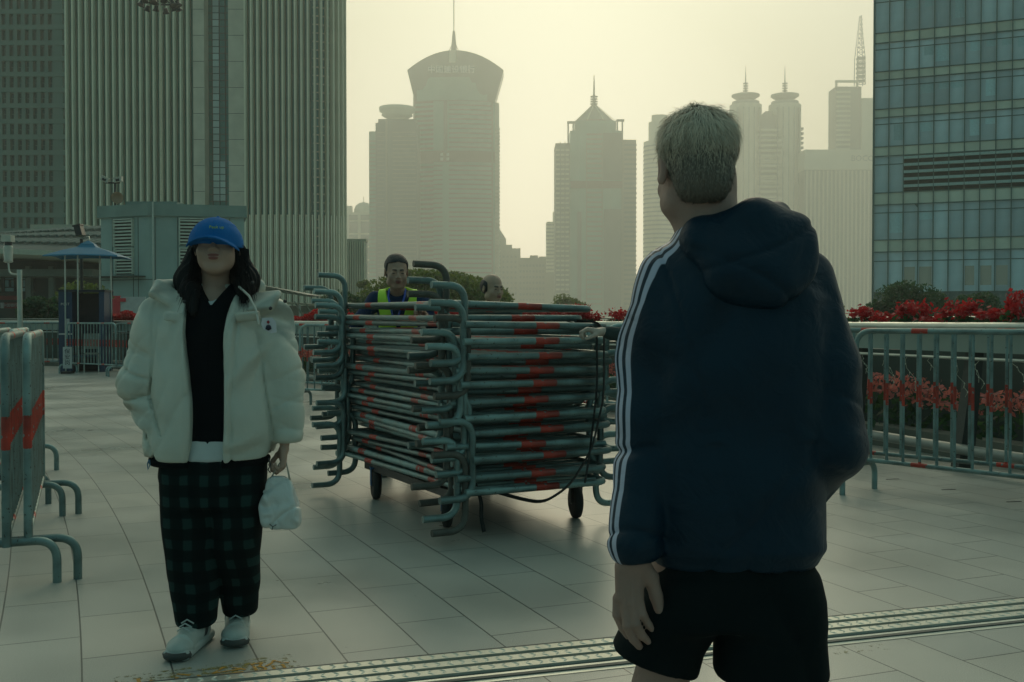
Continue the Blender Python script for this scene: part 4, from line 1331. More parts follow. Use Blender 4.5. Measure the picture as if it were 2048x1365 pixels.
# ------------------------------------------------------------ station canopy building at far left
def station():
    D = 58.0; k = D / F; z = lambda py, d=D: P(60, py, d).z
    X = lambda px, d=D: (px - 1024) * d / F
    t = thing('station_canopy', 'low dark building with deep curved canopy roof behind the guard booth', 'building', (0, D, 0))
    rm = mat('canopy_roof_dark', (.035, .075, .065), .6, var=.25, scale=.8)
    m = MB(); n = 24
    def rx(u): return X(-160) + (X(235) - X(-160)) * u
    top = [(rx(i / n), 8 + 0 * i, z(472 - 20 * math.sin(PI * .5 * i / n), D + 8)) for i in range(n + 1)]
    bot = [(rx(i / n), -2, z(494 + 17 * i / n)) for i in range(n + 1)]
    vs = top + bot
    m.add(vs, [(n + 1 + i, n + 2 + i, i + 1, i) for i in range(n)], 0, True)
    m.build('roof', rm, t)
    for r_ in (.2, .5, .8):
        m = MB()
        for i in range(0, n):
            a = Vector(bot[i]) * (1 - r_) + Vector(top[i]) * r_; b_ = Vector(bot[i + 1]) * (1 - r_ - .14) + Vector(top[i + 1]) * (r_ + .14)
            m.tube([a + Vector((0, -.1, .1)), b_ + Vector((0, -.1, .1))], .10, 4)
        m.build('roof_rib', mat('lattice_grey', (.12, .17, .15), .5), t)
    m = MB(); bb_ = [(p[0], p[1] - .05, p[2]) for p in bot]
    m.add(bb_ + [(p[0], p[1], p[2] - .26) for p in bb_], [(i, n + 1 + i, n + 2 + i, i + 1) for i in range(n)]); 
    m.add([(p[0], p[1] + 9, p[2] - .26) for p in bb_] + [(p[0], p[1], p[2] - .26) for p in bb_], [(i, i + 1, n + 2 + i, n + 1 + i) for i in range(n)])
    m.build('fascia', mat('fascia_stone', (.40, .42, .33), .7), t)
    MB().box(X(-160), X(190), 6, 12, 0, z(470)).build('wall', mat('station_wall', (.012, .035, .033), .6), t)
    MB().box(X(-100), X(140), 3.2, 6, z(548), z(533)).build('beam', mat('lattice_grey', (.1, .13, .11), .5), t)
    wg = mat('pale_window', (.24, .40, .42), .25, obj=.1); wf = mat('window_frame', (.02, .03, .03), .5)
    X_, z_ = X, z
    X = lambda px, d=D + 5.8: X_(px, d)
    z = lambda py, d=D + 5.8: z_(py, d)
    for (a, b_) in ((0, 3), (9, 30), (32, 54), (55, 64)):
        o = MB().box(X(a), X(b_), 5.9, 6, z(583), z(550)).build('window', wg, t)
        m = MB(); c = (a + b_) / 2
        m.box(X(c) - .06, X(c) + .06, 5.84, 5.9, z(575), z(560)); m.box(X(a), X(b_), 5.84, 5.9, z(561), z(559)); m.box(X(a), X(b_), 5.84, 5.9, z(576), z(574))
        m.box(X(a) - .12, X(a), 5.8, 6, z(584), z(549)); m.box(X(b_), X(b_) + .12, 5.8, 6, z(584), z(549))
        m.build('frame', wf, o)
    MB().box(X(-30), X(40), 5.7, 5.9, z(600), z(592)).build('red_band', mat('shop_red', (.22, .02, .02), .6), t)
    MB().box(X(6), X(13), 5.5, 5.7, z(617), z(606)).build('white_sign', MATS['poster_white'], t)
    o = MB().box(X(13), X(38), 5.5, 5.7, z(617), z(606)).build('red_sign', MATS['shop_red'], t)
    M = Matrix.Translation((X(26), 5.48, z(611.5))) @ Matrix.Rotation(R(90), 4, 'X')
    text_mesh('lettering', '中国银行', .22, mat('sign_white_letters', (.5, .5, .5), .6), o, M, .005)
    for px in (8, 75, 120):
        MB().box(X(px) - .15, X(px) + .15, 4.6, 4.9, 0, z(535)).build('column', mat('lattice_grey', (.1, .13, .11), .5), t)
    # pale low roof ridge above
    MB().box(X(75, 75), X(185, 75), 16, 20, z(470, 75), z(452, 75)).build('roof_plant', mat('fascia_stone', (.40, .42, .33), .7), t)
station()
def glass_walk():
    t = thing('walkway_roof', 'low pale glazed walkway roof below the finned tower behind the woman', 'roof', (0, 70, 0))
    X = lambda px, d=70: (px - 1024) * d / F
    z = lambda py, d=70: P(600, py, d).z
    m = MB(); m.add([(X(470), 0, z(560)), (X(616), 0, z(590)), (X(616), .3, z(594)), (X(470), .3, z(572)), (X(470), 6, z(562)), (X(616), 6, z(589))], [(0, 1, 2, 3), (0, 4, 5, 1), (3, 2, 5, 4)])
    m.build('upper_roof', mat('lattice_grey', (.1, .13, .11), .5), t)
    m = MB(); m.add([(X(480), -2, z(598)), (X(662), -2, z(611)), (X(662), -1.7, z(614)), (X(480), -1.7, z(604)), (X(480), 4, z(600)), (X(662), 4, z(610))], [(0, 1, 2, 3), (0, 4, 5, 1), (3, 2, 5, 4)])
    m.build('lower_roof', mat('fascia_stone', (.40, .42, .33), .7), t)
    m = MB()
    for px in (575, 600, 620, 645): m.tube([(X(px), -1.8, z(604)), (X(px + 14), -1.8, z(628))], .06, 5)
    m.box(X(480), X(662), 0, .05, 0, z(612)); m.build('glass_front', mat('walk_glass', (.12, .17, .13), .3), t)
    for px in (500, 560, 610, 650):
        MB().tube([(X(px), -1.7, 0), (X(px), -1.7, z(607))], .08, 6).build('column', steel, t)
glass_walk()

# ------------------------------------------------------------ metal cable ramp across the floor
a0 = G(1180, 1283); b0 = G(2048, 1199)
d = Vector((b0.x - a0.x, b0.y - a0.y, 0)).normalized()
t = thing('cable_ramp', 'long diamond plate cable cover lying across the paving in the foreground', 'cable cover', (a0.x, a0.y, 0), math.atan2(d.y, d.x))
dk = mat('ramp_rubber', (.05, .065, .058), .6, var=.15)
pm = mat('diamond_plate', (.56, .57, .49), .42, metal=.55, var=.12, scale=6)
L0, L1 = -2.6, 5.2; W = .315
MB().box(L0, L1, -W, 0, 0.002, .010).build('base_strip', dk, t)
stud = MB()
def plate(y0, y1):
    m = MB().box(L0, L1, y0, y1, .010, .020)
    n = int((L1 - L0) / .045)
    for i in range(n):
        x = L0 + .02 + i * .045
        for j, yy in enumerate((y0 + (y1 - y0) * .27, y0 + (y1 - y0) * .73)):
            s = 1 if (i + j) % 2 else -1
            c = Vector((x, yy, .020)); u = Vector((.7, .7 * s, 0)); w_ = Vector((-.7 * s, .7, 0))
            a, b_ = .017, .0045
            m.add([c - u * a, c + w_ * b_, c + u * a, c - w_ * b_, c + Vector((0, 0, .004))], [(0, 3, 4), (3, 2, 4), (2, 1, 4), (1, 0, 4)])
    m.build('tread_plate', pm, t)
plate(-.095, -.045); plate(-.182, -.128); plate(-.262, -.21)
MB().add([(L0, -.28, .012), (L1, -.28, .012), (L1, -W - .02, .002), (L0, -W - .02, .002), (L0, -.28, .002), (L1, -.28, .002)], [(0, 3, 2, 1), (0, 1, 5, 4)]).build('edge_lip', pm, t)

# faded yellow floor stencils
def decal_mat(name, col, thr):
    m, tt, b = newmat(name); m.blend_method = 'HASHED' if hasattr(m, 'blend_method') else None
    b.inputs['Base Color'].default_value = (*col, 1); b.inputs['Roughness'].default_value = .7
    co = N(tt, 'ShaderNodeTexCoord'); n1 = N(tt, 'ShaderNodeTexNoise'); n1.inputs['Scale'].default_value = 28; n1.inputs['Detail'].default_value = 8; n1.inputs['Roughness'].default_value = .7
    tt.links.new(co.outputs['Object'], n1.inputs[0])
    r = N(tt, 'ShaderNodeMapRange'); r.inputs[1].default_value = thr; r.inputs[2].default_value = thr + .16; r.inputs[4].default_value = .75
    tt.links.new(n1.outputs[0], r.inputs[0]); tt.links.new(r.outputs[0], b.inputs['Alpha'])
    return m
dm1 = decal_mat('worn_yellow', (.34, .26, .05), .50); dm2 = decal_mat('worn_orange', (.60, .30, .04), .34); dm3 = decal_mat('faint_yellow', (.34, .29, .11), .56)
g0 = G(232, 1374); g1 = G(480, 1340); u = (g1 - g0).normalized(); u.z = 0
t = thing('floor_stencil', 'worn yellow and orange painted lettering on the floor by the grey shoes', 'floor marking', (g0.x, g0.y, 0), math.atan2(u.y, u.x))
fr = MB().box(0, .62, .085, .10, .0005, .0015).box(0, .62, -.15, -.135, .0005, .0015).box(0, .012, -.135, .085, .0005, .0015).box(.61, .62, -.135, .085, .0005, .0015).box(.02, .6, -.12, .07, .0005, .0009)
fr.build('frame', dm1, t)
text_mesh('lettering', '小心台阶', .15, dm2, t, Matrix.Translation((.30, -.03, .0022)), .0003)
g0 = G(1665, 1306); 
t = thing('floor_stencil', 'faint yellow painted patch on the floor right of the black shorts', 'floor marking', (g0.x, g0.y, 0), math.atan2(d.y, d.x))
MB().box(0, .24, -.03, .05, .0005, .0012).build('faded_paint', dm3, t)

# narrow drain slots let into the paving at right
for i, (px, py, lab) in enumerate(((1785, 959, 'short dark drain slot in the paving nearest the man at right'), (1897, 980, 'short dark drain slot in the paving, middle of the three at right'), (2028, 1004, 'short dark drain slot in the paving nearest the right edge'))):
    q = G(px, py)
    o = MB().box(-.055, .055, -.008, .008, .0006, .0022).build('drain_slot', mat('slot_black', (.01, .012, .012), .9), None, (q.x, q.y, 0))
    o.rotation_euler = (0, 0, R(12)); tag(o, lab, 'drain', 'drain slots in the paving')
# ------------------------------------------------------------ signed distance sculpting for people and cloth
f32 = np.float32
def _seg(p, a, b):
    a = np.array(a, f32); b = np.array(b, f32); ba = b - a
    pa = (p[0] - a[0], p[1] - a[1], p[2] - a[2])
    h = np.clip((pa[0] * ba[0] + pa[1] * ba[1] + pa[2] * ba[2]) / max(float(ba @ ba), 1e-9), 0, 1)
    return h, (pa[0] - ba[0] * h, pa[1] - ba[1] * h, pa[2] - ba[2] * h)
def cap(p, a, b, ra, rb, sy=1.0):
    if sy != 1.0:
        p = (p[0], p[1] / sy, p[2]); a = (a[0], a[1] / sy, a[2]); b = (b[0], b[1] / sy, b[2])
    h, d = _seg(p, a, b)
    return np.sqrt(d[0] ** 2 + d[1] ** 2 + d[2] ** 2) - (ra + (rb - ra) * h)
def ell(p, c, r, rot=None):
    q = (p[0] - c[0], p[1] - c[1], p[2] - c[2])
    if rot is not None:
        M = np.array(Euler(rot).to_matrix().transposed(), f32)
        q = tuple(M[i, 0] * q[0] + M[i, 1] * q[1] + M[i, 2] * q[2] for i in range(3))
    k0 = np.sqrt((q[0] / r[0]) ** 2 + (q[1] / r[1]) ** 2 + (q[2] / r[2]) ** 2)
    k1 = np.sqrt((q[0] / r[0] ** 2) ** 2 + (q[1] / r[1] ** 2) ** 2 + (q[2] / r[2] ** 2) ** 2)
    return k0 * (k0 - 1) / np.maximum(k1, 1e-6)
def bx(p, c, h, r=0.005, rot=None):
    q = (p[0] - c[0], p[1] - c[1], p[2] - c[2])
    if rot is not None:
        M = np.array(Euler(rot).to_matrix().transposed(), f32)
        q = tuple(M[i, 0] * q[0] + M[i, 1] * q[1] + M[i, 2] * q[2] for i in range(3))
    d = [np.abs(q[i]) - h[i] + r for i in range(3)]
    return np.sqrt(sum(np.maximum(x, 0) ** 2 for x in d)) + np.minimum(np.maximum(d[0], np.maximum(d[1], d[2])), 0) - r
def smin(a, b, k=.02):
    h = np.clip(.5 + .5 * (b - a) / k, 0, 1)
    return b * (1 - h) + a * h - k * h * (1 - h)
def smax(a, b, k=.02): return -smin(-a, -b, k)
def table(z, zs, vs):
    zs = np.array(zs, float); vs = np.array(vs, float); o = np.argsort(zs); zs = zs[o]; vs = vs[o]
    g = np.linspace(zs[0], zs[-1], 200); v = np.interp(g, zs, vs)
    w = max(3, int(200 * .045)); ker = np.hanning(2 * w + 1); ker /= ker.sum()
    v = np.convolve(np.pad(v, w, mode='reflect', reflect_type='odd'), ker, 'valid')
    return np.interp(z, g, v).astype(f32)
def loft(p, rows, n=2.4):
    """rows of (z, cx, cy, rx, ry)"""
    r = np.array(rows, float); z = p[2]
    cx, cy, rx, ry = (table(z, r[:, 0], r[:, i]) for i in (1, 2, 3, 4))
    k = (np.abs((p[0] - cx) / rx) ** n + np.abs((p[1] - cy) / ry) ** n) ** (1 / n)
    d = (k - 1) * np.minimum(rx, ry)
    return smax(d, np.maximum(z - r[:, 0].max(), r[:, 0].min() - z), .015)
def wav(p, f, seed, n=5):
    rg = np.random.default_rng(seed); s = 0
    for i in range(n):
        k = rg.normal(size=3); k = k / np.linalg.norm(k) * f * rg.uniform(.6, 1.7)
        s = s + np.sin(p[0] * k[0] + p[1] * k[1] + p[2] * k[2] + rg.uniform(0, 6.28))
    return s / n
def folds(p, direction, f, seed, warp=.03, sharp=2.0):
    """ridged cloth folds whose crests run across `direction`"""
    d = np.array(direction, float); d /= np.linalg.norm(d)
    u = p[0] * d[0] + p[1] * d[1] + p[2] * d[2] + warp * wav(p, 9, seed) + warp * .5 * wav(p, 22, seed + 1)
    r = 1 - np.abs(np.sin(u * f))
    return r ** sharp * (.5 + .5 * np.clip(wav(p, 7, seed + 2) * 2, -1, 1))
def nets(fn, lo, hi, h, bs=12):
    lo = np.array(lo, float); hi = np.array(hi, float)
    n = np.ceil((hi - lo) / h / bs).astype(int) * bs
    D = np.ones(tuple(n + 1), f32)
    nb = n // bs
    bi = np.stack(np.meshgrid(*[np.arange(k) for k in nb], indexing='ij'), -1).reshape(-1, 3)
    ctr = lo + (bi + .5) * bs * h
    dc = fn(tuple(ctr[:, i].astype(f32) for i in range(3)))
    rad = bs * h * .866 * 1.55 + .02
    act = np.abs(dc) < rad
    for b_, v in zip(bi[~act], dc[~act]):
        s = b_ * bs
        D[s[0]:s[0] + bs + 1, s[1]:s[1] + bs + 1, s[2]:s[2] + bs + 1] = np.sign(v) if v else 1
    loc = np.arange(bs + 1)
    off = np.stack(np.meshgrid(loc, loc, loc, indexing='ij'), -1).reshape(-1, 3)
    ab = bi[act]
    for s0 in range(0, len(ab), 250):
        ch = ab[s0:s0 + 250]
        idx = (ch[:, None, :] * bs + off[None]).reshape(-1, 3)
        v = fn(tuple((lo[i] + idx[:, i] * h).astype(f32) for i in range(3)))
        D[idx[:, 0], idx[:, 1], idx[:, 2]] = v
    S_ = D < 0
    c = np.zeros(tuple(n), np.int8)
    for dx in (0, 1):
        for dy in (0, 1):
            for dz in (0, 1):
                c += S_[dx:n[0] + dx, dy:n[1] + dy, dz:n[2] + dz]
    mask = (c > 0) & (c < 8)
    ci = np.argwhere(mask); m = len(ci)
    idg = np.full(tuple(n), -1, np.int64); idg[mask] = np.arange(m)
    cor = [(a, b, d) for a in (0, 1) for b in (0, 1) for d in (0, 1)]
    val = {k: D[ci[:, 0] + k[0], ci[:, 1] + k[1], ci[:, 2] + k[2]] for k in cor}
    acc = np.zeros((m, 3)); cnt = np.zeros(m)
    for a in cor:
        for ax in range(3):
            if a[ax]: continue
            b_ = list(a); b_[ax] = 1; b_ = tuple(b_)
            va, vb = val[a], val[b_]
            x = (va < 0) != (vb < 0)
            t = np.where(x, va / np.where(x, va - vb, 1), 0)
            pt = np.array(a, float)[None].repeat(m, 0); pt[:, ax] = t
            acc[x] += pt[x]; cnt[x] += 1
    V = lo + (ci + acc / np.maximum(cnt, 1)[:, None]) * h
    Fs = []
    for ax in range(3):
        u, w = [(1, 2), (2, 0), (0, 1)][ax]
        sl = [slice(0, n[i]) if i == ax else slice(1, n[i]) for i in range(3)]
        sl2 = list(sl); sl2[ax] = slice(1, n[ax] + 1)
        A_ = S_[tuple(sl)]; B_ = S_[tuple(sl2)]
        e = np.argwhere(A_ != B_)
        if not len(e): continue
        sa = A_[e[:, 0], e[:, 1], e[:, 2]]
        base = e.copy()
        for i in range(3):
            if i != ax: base[:, i] += 1
        def cell(du, dw):
            q = base.copy(); q[:, u] -= du; q[:, w] -= dw
            return idg[q[:, 0], q[:, 1], q[:, 2]]
        quad = np.stack([cell(1, 1), cell(0, 1), cell(0, 0), cell(1, 0)], 1)
        quad[~sa] = quad[~sa][:, ::-1]
        Fs.append(quad)
    return V, np.concatenate(Fs)
def sculpt(name, fn, lo, hi, h, mats, parent, attrs=None, M=None):
    V, Q = nets(fn, lo, hi, h)
    Q = Q[(Q >= 0).all(1)]
    me = bpy.data.meshes.new(name)
    W = V if M is None else (np.c_[V, np.ones(len(V))] @ np.array(M).T)[:, :3]
    me.vertices.add(len(W)); me.vertices.foreach_set('co', W.astype(f32).ravel())
    me.loops.add(len(Q) * 4); me.loops.foreach_set('vertex_index', Q.astype(np.int32).ravel())
    me.polygons.add(len(Q)); me.polygons.foreach_set('loop_start', np.arange(0, len(Q) * 4, 4, dtype=np.int32))
    me.polygons.foreach_set('loop_total', np.full(len(Q), 4, np.int32))
    me.polygons.foreach_set('use_smooth', np.ones(len(Q), bool))
    for m in (mats if isinstance(mats, (list, tuple)) else [mats]): me.materials.append(m)
    me.update(); me.validate()
    if attrs:
        p = tuple(V[:, i].astype(f32) for i in range(3))
        for k, f in attrs.items():
            at = me.attributes.new(k, 'FLOAT', 'POINT'); at.data.foreach_set('value', np.broadcast_to(f(p), (len(V),)).astype(f32))
    o = bpy.data.objects.new(name, me); COL.objects.link(o)
    if parent is not None: o.parent = parent
    return o

# ------------------------------------------------------------ materials of people
def attr_mat(name, cols, rough=.7, bump=.15, bscale=300, sheen=0.0, soft=.25, spec=.4):
    """base colour, then (attribute, colour) layers mixed in where the attribute is above 0"""
    if name in MATS: return MATS[name]
    m, t, b = newmat(name); L = t.links.new
    co = N(t, 'ShaderNodeTexCoord'); no = N(t, 'ShaderNodeTexNoise'); no.inputs['Scale'].default_value = 14; no.inputs['Detail'].default_value = 5
    L(co.outputs['Object'], no.inputs[0])
    r = N(t, 'ShaderNodeMapRange'); r.inputs[1].default_value = .3; r.inputs[2].default_value = .7; r.inputs[3].default_value = .88; r.inputs[4].default_value = 1.12
    L(no.outputs[0], r.inputs[0])
    last = None
    col0 = N(t, 'ShaderNodeRGB'); col0.outputs[0].default_value = (*cols[0], 1); last = col0.outputs[0]
    for (an, c, w) in cols[1:]:
        a = N(t, 'ShaderNodeAttribute', attribute_name=an)
        mr_ = N(t, 'ShaderNodeMapRange'); mr_.inputs[1].default_value = -w; mr_.inputs[2].default_value = w; L(a.outputs['Fac'], mr_.inputs[0])
        mx = N(t, 'ShaderNodeMix', data_type='RGBA'); L(mr_.outputs[0], mx.inputs[0]); L(last, mx.inputs[6]); mx.inputs[7].default_value = (*c, 1)
        last = mx.outputs[2]
    sc = N(t, 'ShaderNodeVectorMath', operation='SCALE'); L(last, sc.inputs[0]); L(r.outputs[0], sc.inputs['Scale'])
    L(sc.outputs[0], b.inputs['Base Color'])
    b.inputs['Roughness'].default_value = rough; b.inputs['Specular IOR Level'].default_value = spec
    b.inputs['Sheen Weight'].default_value = sheen
    n2 = N(t, 'ShaderNodeTexNoise'); n2.inputs['Scale'].default_value = bscale; n2.inputs['Detail'].default_value = 3; L(co.outputs['Object'], n2.inputs[0])
    bp = N(t, 'ShaderNodeBump'); bp.inputs['Strength'].default_value = bump; bp.inputs['Distance'].default_value = .002
    L(n2.outputs[0], bp.inputs['Height']); L(bp.outputs[0], b.inputs['Normal'])
    return m
def skin_mat(name, base, lip=(.22, .07, .06)):
    m = attr_mat(name, [base, ('lip', lip, .0015), ('brow', (.06, .045, .035), .003), ('iris', (.035, .028, .022), .0015), ('white', (.40, .38, .34), .001)][:4], .55, .12, 120)
    m.node_tree.nodes['Principled BSDF'].inputs['Subsurface Weight'].default_value = .0
    return m

# ------------------------------------------------------------ anatomy
def head_sdf(p, S=1.0, full=0.0, openm=0.0, jaw=.050):
    """head centred at eye height, facing -y, chin to crown .225; returns distance"""
    q = (p[0] / S, p[1] / S, p[2] / S)
    w = 1 + full * .12
    d = ell(q, (0, .015, .035), (.075, .094, .082))
    d = smin(d, ell(q, (0, -.022, -.035), (.060 * w, .066, .078)), .03)
    d = smin(d, ell(q, (0, -.060, -.094), (.026 * w, .020, .017)), .03)
    for s in (-1, 1):
        d = smin(d, ell(q, (s * .036 * w, -.058, -.030), (.026, .022, .024)), .022)
        d = smin(d, ell(q, (s * jaw * w, -.010, -.070 + (.05 - jaw) * .8), (.018, .034, .022)), .03)
    d = smin(d, cap(q, (-.030, -.080, .020), (.030, -.080, .020), .010, .010), .016)
    for s in (-1, 1):
        d = smax(d, -ell(q, (s * .031, -.096, .002), (.017, .013, .010)), .014)
        d = smin(d, ell(q, (s * .031, -.074, .001), (.0125, .0115, .0105)), .004)
        d = smin(d, cap(q, (s * .019, -.085, .006), (s * .042, -.080, .004), .0035, .003), .005)
        d = smin(d, cap(q, (s * .020, -.084, -.007), (s * .041, -.079, -.006), .003, .003), .006)
    d = smin(d, cap(q, (0, -.084, .010), (0, -.104, -.026), .0065, .0095), .012)
    for s in (-1, 1):
        d = smin(d, ell(q, (s * .012, -.094, -.030), (.0075, .010, .0075)), .007)
        d = smax(d, -ell(q, (s * .0065, -.103, -.039), (.0036, .006, .004)), .003)
    d = smin(d, ell(q, (0, -.082, -.053), (.026, .014, .016)), .014)
    d = smin(d, ell(q, (0, -.0945, -.0515), (.021, .006, .0045)), .005)
    d = smin(d, ell(q, (0, -.0925, -.0625), (.018, .0065, .0055)), .005)
    d = smax(d, -ell(q, (0, -.101, -.0568), (.022, .010, .0012 + .003 * openm)), .003)
    for s in (-1, 1):
        e = ell(q, (s * .079, .018, -.004), (.008, .018, .031), (0, 0, s * .35))
        e = smax(e, -ell(q, (s * .088, .012, .0), (.007, .011, .019), (0, 0, s * .35)), .006)
        d = smin(d, e, .010)
    return d * S
def face_attrs(T, S=1.0, iris=True):
    """attributes evaluated in head space; T maps points to head space"""
    def lip(p):
        q = T(p); return -np.minimum(ell(q, (0, -.0945 * S, -.0515 * S), (.022 * S, .010 * S, .0052 * S)), ell(q, (0, -.0925 * S, -.0625 * S), (.0185 * S, .010 * S, .0062 * S)))
    def brow(p):
        q = T(p); d = 1
        for s in (-1, 1): d = np.minimum(d, cap(q, (s * .016 * S, -.09 * S, .022 * S), (s * .046 * S, -.078 * S, .026 * S), .0022 * S, .001 * S))
        return -(d - .0050 * S)
    def iris_(p):
        q = T(p); d = 1
        for s in (-1, 1): d = np.minimum(d, ell(q, (s * .031 * S, -.085 * S, .0005 * S), (.011 * S, .012 * S, .0034 * S)))
        return -d
    return {'lip': lip, 'brow': brow, 'iris': iris_}
def to_local(M):
    Mi = np.array(M.inverted(), f32)
    def T(p): return tuple(Mi[i, 0] * p[0] + Mi[i, 1] * p[1] + Mi[i, 2] * p[2] + Mi[i, 3] for i in range(3))
    return T
def hand_sdf(p, curl=(.5, .5, .5, .5), thumb=.4, side=1, spread=.05, S=1.0):
    """wrist at origin, fingers to -z, palm faces -y, thumb on +x*side"""
    q = (p[0] * side / S, p[1] / S, p[2] / S)
    d = cap(q, (0, 0, .05), (0, 0, -.01), .026, .025, .75)
    d = smin(d, bx(q, (0, 0, -.052), (.040, .014, .046), .013), .02)
    d = smin(d, ell(q, (.026, -.010, -.035), (.018, .016, .034)), .015)
    fx = (.030, .010, -.010, -.029); ln = (.070, .078, .072, .056); z0 = (-.094, -.099, -.095, -.086)
    for i in range(4):
        a = 0.0; pt = np.array((fx[i], 0, z0[i])); r = (.0095, .0095, .009, .008)[i]
        sx = (fx[i]) * spread * 4
        for j, fr_ in enumerate((.45, .30, .25)):
            a += curl[i] * (.9, 1.25, .9)[j]
            dv = np.array((sx * math.cos(a), -math.sin(a), -math.cos(a))); dv = dv / np.linalg.norm(dv)
            nx = pt + dv * ln[i] * fr_
            d = smin(d, cap(q, pt, nx, r, r * .92), .006 if j else .009)
            pt = nx; r *= .92
    pt = np.array((.030, -.008, -.022)); r = .013
    for j, (l, a) in enumerate(((.038, .0), (.030, .3), (.024, .5))):
        aa = thumb + a * .3
        dv = np.array((math.cos(aa) * .62, -.25 - .5 * thumb, -.75)); dv /= np.linalg.norm(dv)
        if j: dv = np.array((.25 - .3 * thumb, -.3 - .4 * thumb, -.9)); dv /= np.linalg.norm(dv)
        nx = pt + dv * l; d = smin(d, cap(q, pt, nx, r, r * .88), .008); pt = nx; r *= .88
    return d * S

# ============================================================ woman in the white coat
def woman():
    X0 = (430 - 1024) / 527.0
    def W(px, py, y=0.0):
        q = P(px, py, 4.05 + y); return (q.x - X0, y, q.z)
    t = thing('person', 'person in a blue cap, cream puffer coat and plaid trousers holding a bag', 'person', (X0, 4.05, 0))
    hM = Matrix.Translation((.022, -.045, 1.522)) @ Matrix.Rotation(R(7), 4, 'Z') @ Matrix.Rotation(R(-9), 4, 'X')
    T = to_local(hM); S_ = .98
    cM = Matrix.Translation((.014, -.036, 1.545)) @ Matrix.Rotation(R(8), 4, 'Z') @ Matrix.Rotation(R(-3), 4, 'X') @ Matrix.Rotation(R(4), 4, 'Y')
    Tc = to_local(cM)
    # right-hand side arm hangs with the bag; the other goes into the pocket
    hb = Matrix.Translation((.268, -.03, .775)) @ Matrix.Rotation(R(-80), 4, 'Z') @ Matrix.Rotation(R(-4), 4, 'X')
    Th = to_local(hb)
    def body(p):
        d = head_sdf(T(p), S_, 1.0, 0, .034)
        d = smin(d, cap(p, (.005, .01, 1.46), (-.0, .03, 1.30), .058, .062), .03)
        d = smin(d, loft(p, [(.72, 0, 0, .15, .10), (.95, 0, 0, .14, .10), (1.2, 0, 0, .15, .10), (1.32, 0, .01, .12, .08), (1.36, 0, .01, .08, .06)]), .04)
        d = smin(d, cap(p, (.14, .0, 1.28), (.24, -.01, 1.02), .045, .036), .03)
        d = smin(d, cap(p, (.24, -.01, 1.02), (.268, -.03, .80), .036, .024), .02)
        d = smin(d, cap(p, (-.14, .0, 1.28), (-.25, -.02, 1.0), .045, .036), .03)
        d = smin(d, cap(p, (-.25, -.02, 1.0), (-.19, -.09, .88), .036, .026), .02)
        for s, x, y in ((-1, -.09, .03), (1, .052, .16)):
            d = smin(d, cap(p, (s * .08, 0, .75), (x, 0, .42), .075, .05), .03)
            d = smin(d, cap(p, (x, 0, .42), (x, y + .03, .10), .05, .035), .02)
        q = Tc(p); d = np.where(q[2] > -.010, np.maximum(d, ell(q, (0, .015, -.012), (.094, .116, .098))), d)
        d = smin(d, hand_sdf(Th(p), (.9, .95, 1.0, 1.05), .7, -1, .02, .86), .012)
        return d
    sculpt('body', body, (-.34, -.24, .06), (.40, .16, 1.66), .0055, skin_mat('skin_woman', (.38, .25, .19)), t, face_attrs(T, S_))
    # inner layers
    ins = lambda p: loft(p, [(.795, .0, -.01, .17, .135), (1.0, .0, -.01, .165, .135), (1.2, .0, -.01, .17, .13), (1.31, .005, 0, .13, .105), (1.37, .01, .015, .095, .085), (1.40, .012, .02, .085, .075)])
    def top(p):
        d = ins(p) - .004 * folds(p, (0.2, 0, 1), 24, 5)
        v = np.abs(p[0] - .012) * 1.15 + (1.325 - p[2])      # V neck
        d = smax(d, -np.maximum(-p[2] + 1.30 + np.abs(p[0] - .012) * 1.5, p[1] - .0) , .012)
        d = smin(d, np.maximum(np.maximum(np.abs(p[0] - .008) - .002, p[2] - 1.28), np.maximum(ins(p) - .004, p[1])) , .002)
        return d
    sculpt('dark_top', top, (-.25, -.2, .76), (.25, .18, 1.44), .007, mat('black_knit', (.004, .007, .009), .95, bump=.3, bscale=300, spec=.08), t)
    def tee(p):
        d = loft(p, [(.725, .0, -.01, .168, .138), (.84, .0, -.01, .16, .130), (1.2, .0, -.01, .155, .118), (1.33, .01, 0, .10, .085), (1.355, .01, 0, .085, .075)])
        d = smax(d, -(ell(p, (.005, -.06, 1.40), (.055, .06, .085))), .01)
        return d - .003 * folds(p, (1, 0, .5), 30, 15)
    sculpt('white_shirt', tee, (-.2, -.2, .70), (.2, .16, 1.37), .007, mat('white_cotton', (.50, .55, .55), .8, bump=.1), t)
    # hood of the dark top resting on the nape
    def hood(p):
        d = cap(p, (-.115, .05, 1.37), (0, .095, 1.40), .035, .05); d = smin(d, cap(p, (.125, .04, 1.375), (0, .095, 1.40), .036, .05), .03)
        d = smin(d, cap(p, (.135, -.0, 1.37), (.09, -.045, 1.30), .028, .018), .02)
        return smin(d, cap(p, (-.115, .0, 1.36), (-.08, -.04, 1.30), .026, .018), .02)
    sculpt('dark_hood', hood, (-.2, -.12, 1.24), (.22, .2, 1.5), .007, mat('teal_fleece', (.010, .028, .032), .9, sheen=.2, bump=.3), t)
    # coat
    xl = lambda z: np.interp(z, [.70, .80, .95, 1.06, 1.25, 1.33, 1.42], [-.060, -.058, -.054, -.055, -.068, -.075, -.09]).astype(f32)
    xr = lambda z: np.interp(z, [.70, .80, .95, 1.06, 1.25, 1.33, 1.42], [.062, .066, .072, .078, .088, .095, .11]).astype(f32)
